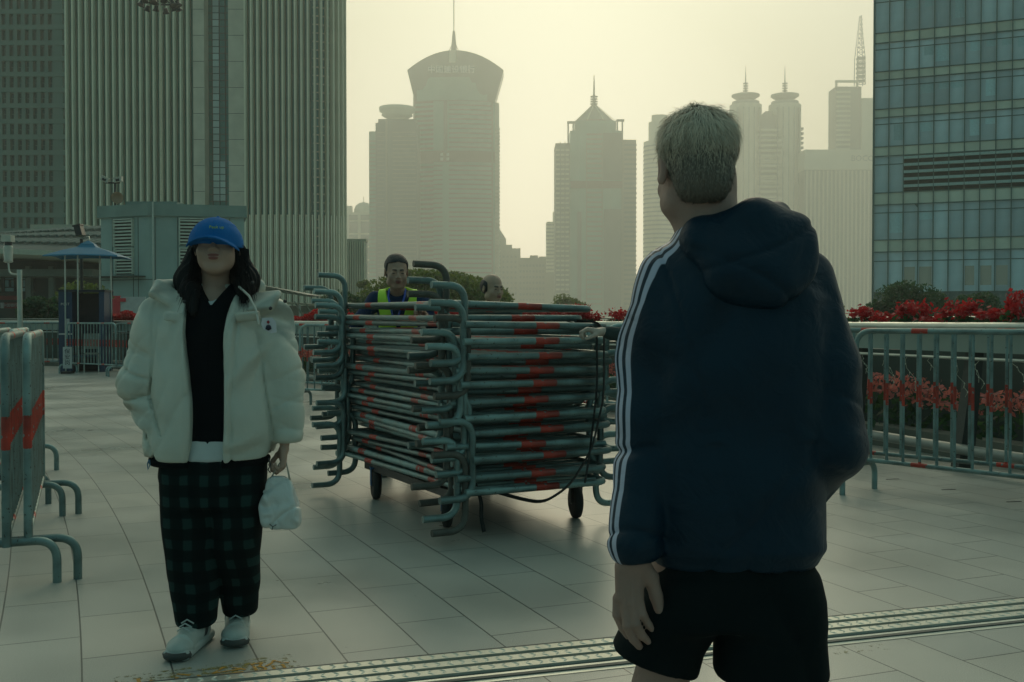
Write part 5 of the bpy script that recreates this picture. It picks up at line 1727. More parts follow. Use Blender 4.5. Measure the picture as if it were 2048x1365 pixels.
    def coat(p):
        x, y, z = p
        B = loft(p, [(.725, -.022, .0, .236, .165), (.78, -.015, .0, .25, .18), (.90, -.008, .0, .25, .185), (1.05, -.004, .0, .245, .182), (1.2, .0, .0, .228, .17), (1.27, .0, .005, .200, .145), (1.33, .0, .015, .150, .115), (1.385, .0, .03, .12, .09)], 2.5)
        B = B + .016 * folds(p, (.95, 0, .25), 13, 8, .06, 6) + .016 * folds(p, (-.7, 0, .6), 10, 9, .07, 6) + .010 * folds(p, (.9, 0, -.3), 21, 10, .06, 6) + .010 * np.exp(-(((np.abs(x) - .185 - .12 * (1.2 - z)) / .005) ** 2)) * (z > .8) * (y < 0) - .004 * wav(p, 16, 11)
        # sleeves
        def sleeve(a, e, w, ra, re, rw, seed):
            d1 = cap(p, a, e, ra, re); d2 = cap(p, e, w, re, rw)
            d = smin(d1, d2, .03)
            puff = np.abs(np.sin((z + .035 * wav(p, 8, seed) + .25 * y) * 19 + seed)) ** .5
            d = d - .009 * (puff - .6) + .018 * folds(p, (.4, .3, .8), 15, seed, .07, 6) + .014 * folds(p, (-.7, .3, .6), 18, seed + 3, .07, 6)
            for zc, k_, am in ((1.045, .35, .016), (.955, -.25, .014), (1.15, .6, .008)):
                d = d + am * np.exp(-np.abs((z - zc - k_ * (np.abs(x) - .27) - .02 * wav(p, 14, seed + 7)) / .007)) * np.clip(.6 + wav(p, 11, seed + 5), 0, 1)
            return d
        sl = sleeve((-.192, .0, 1.240), (-.272, -.02, 1.0), (-.205, -.085, .885), .108, .086, .066, 4)
        sr = sleeve((.192, .0, 1.240), (.252, .0, 1.02), (.280, -.02, .825), .104, .083, .060, 6)
        sr = smax(sr, .785 + .02 * (x - .28) - z, .015)
        sl = smax(sl, np.maximum(-x - .7, .838 - z), .02)
        d = smin(smin(B, sl, .022), sr, .022)
        # open front
        xc = (xl(z) + xr(z)) / 2; hw = (xr(z) - xl(z)) / 2
        lean = .012 * np.sin(z * 9)
        op = np.maximum(np.abs(x - xc - lean) - hw, y + .03)
        d = smax(d, -op, .014)
        # placket edge and seams
        d = d - .006 * np.exp(-(((x - xr(z) - .016) / .010) ** 2)) * (y < 0) - .005 * np.exp(-(((x - xl(z) + .012) / .009) ** 2)) * (y < 0)
        d = d + .006 * np.exp(-(((x - xr(z) - .034) / .005) ** 2)) * (y < 0)
        d = d + .006 * np.exp(-(((x + .205 - .03 * (z - 1.1)) / .005) ** 2)) * (z > .95) * (y < 0)
        # hollow hem
        d = smax(d, -loft(p, [(.5, -.01, 0, .21, .145), (.765, -.01, 0, .215, .15)]), .01)
        # collar wings
        d = smin(d, bx(p, (-.148, -.058, 1.335), (.078, .060, .014), .013, (R(28), R(27), R(18))), .018)
        d = smin(d, bx(p, (.168, -.064, 1.312), (.090, .062, .013), .012, (R(36), R(-6), R(-14))), .018)
        d = smin(d, cap(p, (-.13, .07, 1.375), (.14, .07, 1.375), .036, .036), .03)
        d = smin(d, cap(p, (-.205, -.02, 1.383), (-.13, .06, 1.385), .018, .025), .02)
        # flap on the chest
        d = smin(d, bx(p, (.165, -.162, 1.262), (.050, .010, .018), .008, (R(10), R(-4), R(-20))), .012)
        d = smin(d, bx(p, (-.115, -.150, 1.262), (.030, .009, .018), .008, (R(10), R(4), R(20))), .012)
        # pocket slit
        d = d + .012 * np.exp(-(((x + .175 + .35 * (z - .87)) / .006) ** 2)) * (np.abs(z - .89) < .07) * (y < 0)
        return d
    cm = mat('cream_coat', (.52, .53, .46), .6, var=.07, scale=5, bump=.6, bscale=16, sheen=.0, spec=.25)
    crumple(cm, 4.5, 1.0, .16, 2.5)
    co = sculpt('puffer_coat', coat, (-.40, -.27, .68), (.40, .24, 1.46), .006, cm, t)
    def trim(p):
        o_ = loft(p, [(.700, -.022, 0, .222, .152), (.735, -.022, 0, .228, .158)])
        return np.maximum(o_, -np.maximum(np.abs(p[0]) - .06, p[1] + .05))
    sculpt('hem_trim', trim, (-.28, -.2, .68), (.24, .2, .75), .006, mat('black_knit', (.008, .011, .013), .9), co)
    sb = mat('snap_black', (.02, .02, .02), .4)
    for (px, py, y) in ((369, 604, -.135), (570, 603, -.13), (541, 617, -.162), (505, 566, -.12)):
        q = W(px, py, y)
        MB().lathe([(.007, 0), (.006, -.004), (0, -.005)], n=10, M=Matrix.Rotation(R(-90), 4, 'X')).build('snap', sb, co, q)
    cw = mat('cord_white', (.5, .5, .44), .7)
    MB().tube([W(478, 574, -.10), W(498, 592, -.15), W(512, 620, -.178), W(518, 650, -.195)], .0042, 6).build('drawcord', cw, co)
    MB().tube([W(298, 920, -.13), W(295, 928, -.135), W(296, 940, -.13), W(300, 930, -.13), W(299, 920, -.13)], .0025, 5).build('hem_cord', mat('cord_blue', (.05, .15, .25), .6), co)
    MB().tube([W(537, 918, -.1), W(541, 930, -.11), W(536, 940, -.11), W(541, 946, -.11)], .0025, 5).build('hem_cord', sb, co)
    # white embroidered patch with a dark figure
    pa = MB(); pts = [(-.022, .026), (.012, .028), (.027, .012), (.029, -.026), (.008, -.029), (-.018, -.014), (-.026, .004)]
    pa.add([(x, 0, z) for x, z in pts] + [(x, -.004, z) for x, z in pts], [tuple(range(7, 14)), tuple(range(7))[::-1]] + [(i, (i + 1) % 7, 7 + (i + 1) % 7, 7 + i) for i in range(7)])
    pp = pa.build('chest_patch', mat('patch_white', (.55, .54, .56), .7), co, W(537, 651, -.200)); pp.rotation_euler = (R(-6), 0, R(12))
    MB().lathe([(.0001, -.014), (.011, -.008), (.008, .004), (.0001, .008)], (0, -.006, -.006), 10).build('dark_blot', mat('patch_navy', (.01, .012, .03), .7), pp)
    MB().lathe([(.0001, -.007), (.006, 0), (.0001, .007)], (-.001, -.006, .011), 8).build('red_blot', mat('patch_red', (.3, .02, .03), .7), pp)
    # trousers
    def leg(p, rows): return loft(p, rows, 2.3)
    def tro(p):
        x, y, z = p
        hip = loft(p, [(.55, .0, 0, .175, .13), (.66, -.01, 0, .198, .145), (.75, -.005, 0, .19, .14), (.80, 0, 0, .17, .13)])
        a = leg(p, [(.078, -.090, .045, .075, .088), (.20, -.090, .025, .090, .094), (.38, -.094, .01, .104, .107), (.55, -.100, 0, .108, .12), (.72, -.09, 0, .108, .125)])
        b = leg(p, [(.088, .048, .165, .066, .088), (.22, .056, .12, .080, .09), (.38, .072, .02, .088, .105), (.55, .080, 0, .102, .12), (.72, .085, 0, .105, .125)])
        d = smin(smin(a, b, .012), hip, .03)
        d = d + .010 * folds(p, (1, .2, .12), 22, 31, .03, 2.5) + .006 * folds(p, (.3, 0, 1), 17, 33, .04, 3)
        d = d + .004 * wav(p, 26, 37)
        return d
    pm_, t_, b_ = newmat('plaid_cloth'); L = t_.links.new
    co_ = N(t_, 'ShaderNodeTexCoord'); sp = N(t_, 'ShaderNodeSeparateXYZ')
    nz = N(t_, 'ShaderNodeTexNoise'); nz.inputs['Scale'].default_value = 6; L(co_.outputs['Object'], nz.inputs[0])
    ns = N(t_, 'ShaderNodeVectorMath', operation='SCALE'); L(nz.outputs['Color'], ns.inputs[0]); ns.inputs['Scale'].default_value = .035
    na = N(t_, 'ShaderNodeVectorMath', operation='ADD'); L(co_.outputs['Object'], na.inputs[0]); L(ns.outputs[0], na.inputs[1]); L(na.outputs[0], sp.inputs[0])
    def stripes(sock, period, duty, phase):
        a = N(t_, 'ShaderNodeMath', operation='MULTIPLY'); L(sock, a.inputs[0]); a.inputs[1].default_value = 2 * PI / period
        s = N(t_, 'ShaderNodeMath', operation='SINE'); ad = N(t_, 'ShaderNodeMath', operation='ADD'); L(a.outputs[0], ad.inputs[0]); ad.inputs[1].default_value = phase; L(ad.outputs[0], s.inputs[0])
        g = N(t_, 'ShaderNodeMapRange'); g.inputs[1].default_value = duty - .1; g.inputs[2].default_value = duty + .35; L(s.outputs[0], g.inputs[0]); return g.outputs[0]
    def mul(a, b2, op='MULTIPLY'):
        n_ = N(t_, 'ShaderNodeMath', operation=op)
        for i_, q_ in enumerate((a, b2)):
            if isinstance(q_, float): n_.inputs[i_].default_value = q_
            else: L(q_, n_.inputs[i_])
        return n_.outputs[0]
    sx_ = stripes(sp.outputs[0], .074, .15, .6); sz_ = stripes(sp.outputs[2], .082, .05, .3)
    fx_ = stripes(sp.outputs[0], .037, .82, 1.2); fz_ = stripes(sp.outputs[2], .041, .84, .9)
    k1 = mul(sx_, sz_); k2 = mul(mul(sx_, .12), mul(sz_, .12), 'ADD'); k3 = mul(mul(fx_, fz_, 'MAXIMUM'), .35)
    kk_ = mul(mul(k1, k2, 'ADD'), mul(k1, k3), 'ADD')
    mx_ = N(t_, 'ShaderNodeMix', data_type='RGBA'); L(kk_, mx_.inputs[0]); mx_.inputs[6].default_value = (.004, .009, .010, 1); mx_.inputs[7].default_value = (.016, .042, .040, 1)
    L(mx_.outputs[2], b_.inputs['Base Color']); b_.inputs['Roughness'].default_value = .9; b_.inputs['Specular IOR Level'].default_value = .08
    sculpt('plaid_trousers', tro, (-.26, -.2, .05), (.26, .29, .83), .007, pm_, t)
    # shoes
    def shoe(px, py, yaw, y0, nm):
        q = W(px, py); M = Matrix.Translation((q[0], y0, 0)) @ Matrix.Rotation(R(yaw), 4, 'Z')
        def up(p):
            d = cap(p, (0, .09, .052), (0, -.06, .042), .045, .041)
            d = smin(d, ell(p, (0, -.105, .038), (.050, .058, .034)), .02)
            d = smin(d, cap(p, (0, .085, .06), (0, .08, .115), .038, .036), .02)
            d = smin(d, cap(p, (0, .02, .085), (0, -.055, .060), .022, .018), .015)
            d = smax(d, .022 - p[2], .006)
            d = d - .004 * np.exp(-(((p[1] + .085 + .3 * np.abs(p[0])) / .007) ** 2)) - .004 * np.exp(-(((np.abs(p[0]) - .030 - .2 * (p[1] + .02)) / .005) ** 2)) * (p[1] > -.06) - .003 * np.exp(-(((p[1] + .02 - p[2] * .7) / .007) ** 2)) * (np.abs(p[0]) > .02)
            return d
        o = sculpt('shoe', up, (-.07, -.18, 0), (.07, .16, .16), .0038, attr_mat('sneaker_upper', [(.42, .46, .42), ('dark', (.03, .04, .04), .001)], .55), t,
                   {'dark': lambda p: -(np.maximum(np.abs(p[1] - .045 - (p[2] - .05) * .6) - .013, .04 - p[2]))}, M)
        def so(p):
            d = bx(p, (0, -.005, .020), (.049, .155, .020), .017)
            d = smin(d, ell(p, (0, -.115, .022), (.053, .056, .022)), .01)
            return smax(smax(d, -.001 + -p[2], .003), -cap(p, (-.06, .0, .0), (.06, .0, .0), .006, .006), .005)
        o.name = 'shoe'
        s = sculpt('sole', so, (-.07, -.19, -.01), (.07, .18, .06), .0045, mat('sole_grey', (.40, .44, .41), .7), None, None, M); s.parent = o
        la = MB()
        for i in range(5):
            yy = -.072 + i * .022; zz = .100 + i * .0085
            la.tube([M @ Vector((-.024, yy, zz - .012)), M @ Vector((0, yy - .006, zz + .004)), M @ Vector((.024, yy, zz - .012))], .0032, 5)
        la.tube([M @ Vector(v) for v in ((0, .02, .130), (.026, -.005, .134), (.034, -.02, .112), (.01, .012, .130), (-.026, -.005, .132), (-.034, -.015, .110))], .0026, 5)
        la.build('laces', mat('lace_white', (.42, .46, .44), .7), o)
        MB().lathe([(.0001, 0), (.030, .002), (.036, .012), (.033, .02)], n=16).mesh('x', rubber)
        tc = MB(); tc.tube([M @ Vector((.044 * math.sin(a), -.120 - .050 * math.cos(a), .021)) for a in [R(-75 + 15 * i) for i in range(11)]], .0145, 6)
        tc.build('toe_guard', mat('toe_rubber', (.045, .05, .045), .7), o)
        return o
    shoe(384, 1290, -3, -.02, 'a'); shoe(454, 1255, 12, .14, 'b')
    # cap
    def capd(p):
        q = Tc(p)
        d = ell(q, (0, .015, -.012), (.101, .124, .104))
        d = smax(d, -(q[2] + .022 + .05 * np.maximum(q[1], 0) * 0), .006)
        d = d + .0022 * np.exp(-((q[0] / .003) ** 2)) + .0015 * np.exp(-(((np.abs(q[0]) - .055) / .003) ** 2)) + .004 * folds(q, (.4, 0, 1), 40, 51, .02, 2) * (q[2] < .06)
        d = smin(d, ell(q, (0, .015, .094), (.007, .007, .004)), .003)
        r2 = np.sqrt(q[0] ** 2 / .098 ** 2 + (q[1] + .035) ** 2 / .148 ** 2)
        arch = .016 - 4.2 * q[0] ** 2 + .10 * (q[1] + .09) * -1 * -1
        brim = np.maximum((r2 - 1) * .09, np.abs(q[2] + .014 - arch) - .0042)
        brim = np.maximum(brim, q[1] + .06)
        return smin(d, brim, .008)
    bm = mat('blue_cap', (.008, .125, .37), .85, var=.1, bump=.3, bscale=250, spec=.15)
    cp = sculpt('cap', capd, (-.12, -.22, 1.48), (.14, .12, 1.68), .0042, bm, t)
    M = cM @ Matrix.Translation((.014, -.103, .040)) @ Matrix.Rotation(R(62), 4, 'X') @ Matrix.Rotation(R(4), 4, 'Z')
    text_mesh('embroidery', 'Peak up', .017, mat('thread_lime', (.30, .42, .05), .7), cp, M, .001)
    # hair: long, dark, falling to the chest on both sides
    def hair(p):
        d = ell(T(p), (0, .030, .030), (.094, .100, .094))
        for s, xs in ((-1, (-.075, -.092, -.085)), (1, (.076, .108, .122))):
            x0, x1, x2 = xs; k_ = 1.0
            dd = cap(p, (x0 * .98, .02, 1.51), (x1 * 1.08, .0, 1.40), .030, .046)
            dd = smin(dd, cap(p, (x1 * 1.05, .0, 1.40), (x2, -.045, 1.31), .046, .030), .03)
            if s < 0: dd = smin(dd, cap(p, (-.07, -.07, 1.36), (-.045, -.115, 1.28), .034, .016), .03)
            d = smin(d, dd, .02)
        d = smin(d, cap(p, (0, .07, 1.5), (0, .09, 1.34), .08, .07), .03)
        d = smax(d, -ell(T(p), (.0, -.10, -.045), (.0715, .105, .105)), .008)
        d = smax(d, Tc(p)[2] + .010, .006)
        ang = np.arctan2(p[1], p[0] - .015)
        return d + .0045 * np.sin(ang * 34 + 3 * wav(p, 10, 71)) - .002
    hm_ = mat('black_hair', (.004, .005, .006), .5, var=.3, scale=12, stretch=(6, 6, .4), bump=.4, bscale=60, spec=.2)
    hr = sculpt('hair', hair, (-.2, -.16, 1.24), (.22, .19, 1.66), .005, hm_, t)
    # loose strands
    rgx = random.Random(4); ms = {-1: MB(), 1: MB()}
    for i in range(260):
        s = rgx.choice((-1, 1)); m = ms[s]; x0 = s * rgx.uniform(.07, .10) + .02; y0 = rgx.uniform(-.05, .05)
        L_ = rgx.uniform(.16, .26); sw = rgx.uniform(.02, .07) * s if s > 0 else rgx.uniform(-.035, -.0)
        pts = [Vector((x0 + sw * (k / 5) ** 1.3, y0 - .09 * (k / 5) ** 2, 1.52 - L_ * k / 5)) for k in range(6)]
        m.tube(pts, [.0014, .0014, .0013, .0011, .0009, .0005], 3, caps=False)
    ms[-1].build('loose_strands', hm_, hr); ms[1].build('loose_strands', hm_, hr)
    return t, W
wo, WW = woman()
wo_x = wo.location.x

# white carrier bag
def bag():
    t = thing('carrier_bag', 'crumpled white carrier bag hanging from the hand beside the plaid trousers', 'bag', (wo_x, 4.05, 0))
    W = WW
    c0 = W(560, 1010, -.04)
    def b(p):
        x, y, z = p[0] - c0[0], p[1] - c0[1], p[2]
        d = loft((x, y, z), [(.462, .006, 0, .064, .036), (.49, .004, 0, .074, .044), (.545, 0, 0, .077, .048), (.60, -.002, 0, .065, .036), (.655, .004, 0, .048, .014), (.668, .004, 0, .046, .008)], 5.0)
        d = d + .010 * folds((x, y, z), (.8, .3, .4), 30, 91, .03, 5) + .009 * folds((x, y, z), (-.6, .3, .7), 27, 95, .03, 5)
        return smax(d, -bx((x, y, z), (0, 0, .66), (.044, .006, .03), .004), .004)
    bm, tt, bb_ = newmat('white_plastic_bag')
    bb_.inputs['Base Color'].default_value = (.60, .62, .59, 1); bb_.inputs['Roughness'].default_value = .38
    bb_.inputs['Subsurface Weight'].default_value = 0
    n = N(tt, 'ShaderNodeTexNoise'); n.inputs['Scale'].default_value = 30; n.inputs['Detail'].default_value = 6
    bp = N(tt, 'ShaderNodeBump'); bp.inputs['Strength'].default_value = .4; bp.inputs['Distance'].default_value = .004
    tt.links.new(n.outputs[0], bp.inputs['Height']); tt.links.new(bp.outputs[0], bb_.inputs['Normal'])
    crumple(bm, 14, 1.0, .05, 2)
    sculpt('bag_body', b, (c0[0] - .1, c0[1] - .07, .44), (c0[0] + .1, c0[1] + .07, .69), .0035, bm, t)
    hm = mat('bag_cord', (.30, .30, .25), .7)
    hx, hz = W(573, 922)[0], W(573, 922)[2]
    for y in (-.012, .012):
        MB().tube([(W(541, 958)[0], c0[1] + y, W(541, 958)[2] - .01), (hx - .014, -.05, hz), (hx, -.055, hz + .012), (hx + .010, -.05, hz), (W(586, 962)[0], c0[1] + y, W(586, 962)[2] - .01)], .0022, 6).build('handle', hm, t)
    m = MB(); q = W(556, 1045, 0); yy = c0[1] - .049
    m.tube([(q[0] - .012, yy, q[2] + .010), (q[0], yy, q[2]), (q[0] + .013, yy, q[2] + .008)], .0016, 5); m.tube([(q[0], yy, q[2]), (q[0] - .003, yy, q[2] - .012)], .0016, 5)
    m.build('printed_mark', mat('ink_black', (.02, .02, .02), .6), t)
bag()
# ============================================================ man in the navy track jacket, seen from behind
def man():
    K = 927.5; X0 = (1470 - 1024) / K
    t = thing('person', 'grey-haired person seen from behind in a navy hooded track jacket and black shorts', 'person', (X0, 2.30, 0))
    hM = Matrix.Translation((-.090, .005, 1.568)) @ Matrix.Rotation(R(180 + 10), 4, 'Z') @ Matrix.Rotation(R(4), 4, 'X')
    T = to_local(hM); S_ = .98
    hb = Matrix.Translation((-.228, -.100, .756)) @ Matrix.Rotation(R(-2), 4, 'Y') @ Matrix.Rotation(R(4), 4, 'Z') @ Matrix.Rotation(R(4), 4, 'X')
    Th = to_local(hb)
    def body(p):
        d = head_sdf(T(p), S_, 0)
        d = smin(d, cap(p, (-.072, .010, 1.54), (-.050, .0, 1.38), .067, .074), .03)
        d = smin(d, loft(p, [(.70, 0, 0, .15, .10), (.95, 0, 0, .15, .10), (1.2, 0, 0, .17, .10), (1.33, 0, 0, .14, .08), (1.39, 0, 0, .08, .06)]), .05)
        d = smin(d, cap(p, (-.15, 0, 1.32), (-.187, -.01, 1.02), .05, .04), .03)
        d = smin(d, cap(p, (-.187, -.01, 1.02), (-.226, -.090, .82), .04, .025), .02)
        d = smin(d, cap(p, (.15, 0, 1.32), (.205, -.03, .99), .05, .04), .03)
        d = smin(d, cap(p, (.205, -.03, .99), (.14, .08, .85), .04, .03), .02)
        for a, k_, f_ in (((-.085, 0, .76), (-.160, .02, .44), (-.165, .10, .07)), ((.08, 0, .76), (.070, .0, .44), (.075, .0, .07))):
            d = smin(d, cap(p, a, k_, .088, .056), .03)
            d = smin(d, cap(p, k_, (k_[0], k_[1] - .01, .30), .056, .058), .02)
            d = smin(d, cap(p, (k_[0], k_[1] - .01, .30), f_, .058, .036), .02)
            d = smin(d, cap(p, f_, (f_[0], f_[1] + .13, .04), .035, .03), .02)
        h_ = man_hand(Th(p))
        return smin(d, h_, .012)
    def man_hand(q):
        # back of a relaxed left hand; fingers together and bent, thumb clear of them
        d = cap(q, (0, 0, .04), (0, 0, 0), .024, .028, .75)
        d = smin(d, bx(q, (-.011, 0, -.048), (.030, .015, .044), .014), .022)
        kn = [(-.036, .006, -.084), (-.022, -.006, -.092), (-.007, -.010, -.090), (.007, -.006, -.080)]
        mid = [(-.038, .006, -.120), (-.020, -.012, -.138), (-.002, -.017, -.134), (.014, -.013, -.116)]
        far_ = [(-.026, .010, -.150), (-.006, -.004, -.170), (.012, -.009, -.162), (.026, -.008, -.140)]
        tip = [(-.014, .014, -.170), (.008, .003, -.190), (.026, -.002, -.178), (.037, -.003, -.154)]
        for i in range(4):
            r = (.0092, .0098, .0095, .0086)[i]
            d = smin(d, cap(q, kn[i], mid[i], r * 1.08, r), .005)
            d = smin(d, cap(q, mid[i], far_[i], r * 1.02, r * .95), .0025)
            d = smin(d, cap(q, far_[i], tip[i], r * .95, r * .82), .0025)
            for jn in (kn[i], mid[i], far_[i]):
                d = d - .0016 * np.exp(-((q[0] - jn[0]) ** 2 + (q[2] - jn[2]) ** 2) / .00005) * (q[1] < jn[1])
            d = smin(d, cap(q, (kn[i][0] * .45, -.0125, -.015), (kn[i][0], kn[i][1] - .009, kn[i][2]), .0028, .0036), .005)
        d = smin(d, cap(q, (-.030, -.006, -.03), (-.012, -.0135, -.065), .0022, .0022), .004)
        d = smin(d, cap(q, (.012, .006, -.010), (.036, .008, -.045), .019, .0165), .016)
        d = smin(d, cap(q, (.036, .008, -.045), (.046, .006, -.084), .0155, .0140), .006)
        d = smin(d, cap(q, (.046, .006, -.084), (.053, .002, -.116), .0142, .0115), .004)
        return d
    sculpt('body', body, (-.34, -.20, -.0), (.30, .26, 1.72), .0043, attr_mat('skin_man', [(.32, .20, .16)], .55, .5, 90), t)
    # hair volume
    def hairv(p):
        q = T(p)
        d = ell(q, (0, .022, .040), (.0765, .097, .085))
        d = smin(d, ell(q, (0, .040, .056), (.071, .077, .071)), .03)
        d = smin(d, ell(q, (0, .058, -.020), (.062, .056, .070)), .02)
        # nape line, ears and face stay clear
        d = smax(d, -(q[2] + .076 + .35 * (-(q[1] - .06)) * 0), .012)
        d = smax(d, -(q[1] + .012 + np.maximum(-(q[2] - .02), 0) * -.25 - .0 * q[0]) + np.where(q[2] > .045, -(q[2] - .045) * 1.6, 0), .012)
        for s in (-1, 1): d = smax(d, -ell(q, (s * .086, .014, -.012), (.016, .022, .036)), .005)
        ang = np.arctan2(q[0], q[1] - .02)
        return d + .0022 * np.sin(ang * 60 + 4 * wav(q, 25, 3) + q[2] * 30) + .0025 * wav(q, 60, 5)
    hm_, ht_, hb_ = newmat('grey_hair')
    gco = N(ht_, 'ShaderNodeTexCoord'); gm = N(ht_, 'ShaderNodeSeparateXYZ'); ht_.links.new(gco.outputs['Object'], gm.inputs[0])
    gn = N(ht_, 'ShaderNodeTexNoise'); gn.inputs['Scale'].default_value = 22; gn.inputs['Detail'].default_value = 6; ht_.links.new(gco.outputs['Object'], gn.inputs[0])
    ga = N(ht_, 'ShaderNodeMath', operation='MULTIPLY_ADD'); ht_.links.new(gn.outputs[0], ga.inputs[0]); ga.inputs[1].default_value = .07; ht_.links.new(gm.outputs[2], ga.inputs[2])
    gr = N(ht_, 'ShaderNodeMapRange'); gr.inputs[1].default_value = 1.54; gr.inputs[2].default_value = 1.67; ht_.links.new(ga.outputs[0], gr.inputs[0])
    gg = N(ht_, 'ShaderNodeNewGeometry'); gi = N(ht_, 'ShaderNodeMapRange'); gi.inputs[3].default_value = .7; gi.inputs[4].default_value = 1.35; ht_.links.new(gg.outputs['Random Per Island'], gi.inputs[0])
    gx = N(ht_, 'ShaderNodeMix', data_type='RGBA'); ht_.links.new(gr.outputs[0], gx.inputs[0]); gx.inputs[6].default_value = (.10, .086, .068, 1); gx.inputs[7].default_value = (.60, .51, .39, 1)
    gs = N(ht_, 'ShaderNodeVectorMath', operation='SCALE'); ht_.links.new(gx.outputs[2], gs.inputs[0]); ht_.links.new(gi.outputs[0], gs.inputs['Scale'])
    ht_.links.new(gs.outputs[0], hb_.inputs['Base Color']); hb_.inputs['Roughness'].default_value = .5
    hm2 = mat('hair_under', (.13, .11, .088), .85)
    hv = sculpt('hair', hairv, (-.22, -.14, 1.44), (.06, .14, 1.74), .0042, hm2, t)
    # strands rooted on the hair volume
    V = np.array([v.co for v in hv.data.vertices]); Nn = np.array([v.normal for v in hv.data.vertices])
    rg = np.random.default_rng(3); Mi = np.array(hM.inverted()); Mr = np.array(hM.to_3x3())
    idx = rg.choice(len(V), 22000)
    vs = []; fs = []
    hc = np.array(hM.translation)
    for i in idx:
        p = V[i] + rg.normal(size=3) * .0015; n = Nn[i]
        q = Mi[:3, :3] @ p + Mi[:3, 3]
        hgt = q[2]
        L_ = .008 + .042 * min(max((hgt + .00) / .10, 0), 1) ** 1.2
        L_ *= rg.uniform(.6, 1.15)
        crown = np.array((.01, .055, .105)); g = q - crown
        L_ *= min(1, .25 + np.linalg.norm(g[:2]) / .045)
        g = g / (np.linalg.norm(g) + 1e-6)
        if q[1] < .03 and hgt > .05: g = np.array((.25, -.95, -.15))
        g = Mr @ (g + np.array((.10 * math.sin(q[0] * 60), 0, -.15)) + rg.normal(size=3) * .15)
        g = g - n * (g @ n); g /= np.linalg.norm(g) + 1e-6
        lift = .03 + .09 * rg.random() if hgt > .04 else .04
        w = np.cross(n, g) * rg.uniform(.0003, .0006)
        a = p - n * .002; b = p + (g * .55 + n * lift * .45) * L_; c = p + (g * 1.0 + n * (lift * .35 - .1)) * L_ - np.array((0, 0, L_ * .12))
        o = len(vs); vs += [a - w, a + w, b - w * .9, b + w * .9, c]
        fs += [(o, o + 1, o + 3, o + 2), (o + 2, o + 3, o + 4)]
    m = MB(); m.v = [tuple(v) for v in vs]; m.f = fs; m.mi = [0] * len(fs); m.sm = [True] * len(fs)
    m.build('hair_strands', hm_, hv)
    # jacket
    LA = [(-.085, .0, 1.425), (-.150, .0, 1.355), (-.183, -.010, 1.20), (-.190, -.015, 1.01), (-.207, -.045, .88), (-.226, -.085, .765), (-.232, -.10, .70)]
    def armpos(z, i): return table(z, [a[2] for a in LA], [a[i] for a in LA])
    def jacket(p):
        x, y, z = p
        B = loft(p, [(.722, .0, .0, .172, .118), (.745, .0, .0, .183, .125), (.78, .0, .0, .195, .137), (.90, .0, .0, .198, .138), (1.05, .0, .0, .200, .138), (1.2, .0, .0, .206, .136), (1.30, .0, .0, .200, .125), (1.37, -.005, .0, .165, .11), (1.42, -.02, .0, .12, .095), (1.455, -.035, .0, .085, .082)], 2.5)
        B = B + .006 * folds(p, (.5, .1, .9), 10, 41, .07, 10) + .007 * folds(p, (-.8, .1, .5), 8, 43, .07, 10) + .005 * folds(p, (.95, .1, -.2), 17, 44, .05, 10) + .006 * folds(p, (1, 0, .3), 15, 45, .06, 3) * (z < 1.0)
        L1 = cap(p, (-.140, .0, 1.345), (-.184, -.01, 1.18), .066, .069)
        L2 = cap(p, (-.184, -.01, 1.18), (-.192, -.015, 1.00), .069, .064)
        L3 = cap(p, (-.192, -.015, .985), (-.226, -.092, .785), .064, .053)
        L = smin(smin(L1, L2, .02), L3, .012)
        L = smin(L, ell(p, (-.229, -.095, .782), (.050, .050, .038)), .015)
        L = L + .010 * np.exp(-(((z - .985 - .25 * (x + .19)) / .010) ** 2)) + .009 * folds(p, (.3, .2, 1), 18, 47, .06, 9) - .004 * np.abs(np.sin(z * 26 + 2 * wav(p, 9, 48)))
        L = smax(L, .745 + .10 * (x + .25) - z, .008)
        R1 = cap(p, (.145, .0, 1.335), (.190, -.02, 1.15), .068, .070)
        R2 = cap(p, (.190, -.02, 1.15), (.203, -.035, .98), .070, .068)
        R3 = cap(p, (.203, -.035, .98), (.150, .06, .86), .068, .055)
        Rr = smin(smin(R1, R2, .02), R3, .02) + .008 * folds(p, (.2, .3, 1), 15, 49, .06, 9)
        d = smin(smin(B, L, .016), Rr, .016)
        d = d - .004 * np.exp(-(((z - .765) / .014) ** 2)) * (np.abs(x) < .2)
        d = smax(d, -loft(p, [(.5, 0, 0, .155, .105), (.765, 0, 0, .16, .11)]), .008)
        d = smax(d, -cap(p, (-.229, -.098, .60), (-.227, -.090, .735), .036, .032), .006)
        # raglan seam
        d = d + .004 * np.exp(-(((x + .118 + .25 * (z - 1.2)) / .004) ** 2)) * (z > 1.05) * (y < 0)
        return d
    def stripe(p):
        x, y, z = p
        s = -(y - armpos(z, 1))
        out = -1.0
        s2 = .066 * np.arctan2(s, np.maximum(armpos(z, 0) - x, .004)); w_ = np.clip((z - 1.26) / .08, 0, 1)
        s = s2 * (1 - w_) + s * w_
        for c in (.010, .0310, .0520):
            out = np.maximum(out, .0058 - np.abs(s - c - .004 * np.clip(z - 1.28, 0, .2) / .1))
        side = armpos(z, 0) + .01
        m_ = np.minimum(np.where(x < side, 1, -1), np.where(z < 1.452, 1, -1))
        return np.where(m_ > 0, out, -.01)
    jm, jt, jb = newmat('navy_shell'); L = jt.links.new
    at = N(jt, 'ShaderNodeAttribute', attribute_name='stripe'); mr_ = N(jt, 'ShaderNodeMapRange'); mr_.inputs[1].default_value = -.0008; mr_.inputs[2].default_value = .0008; L(at.outputs['Fac'], mr_.inputs[0])
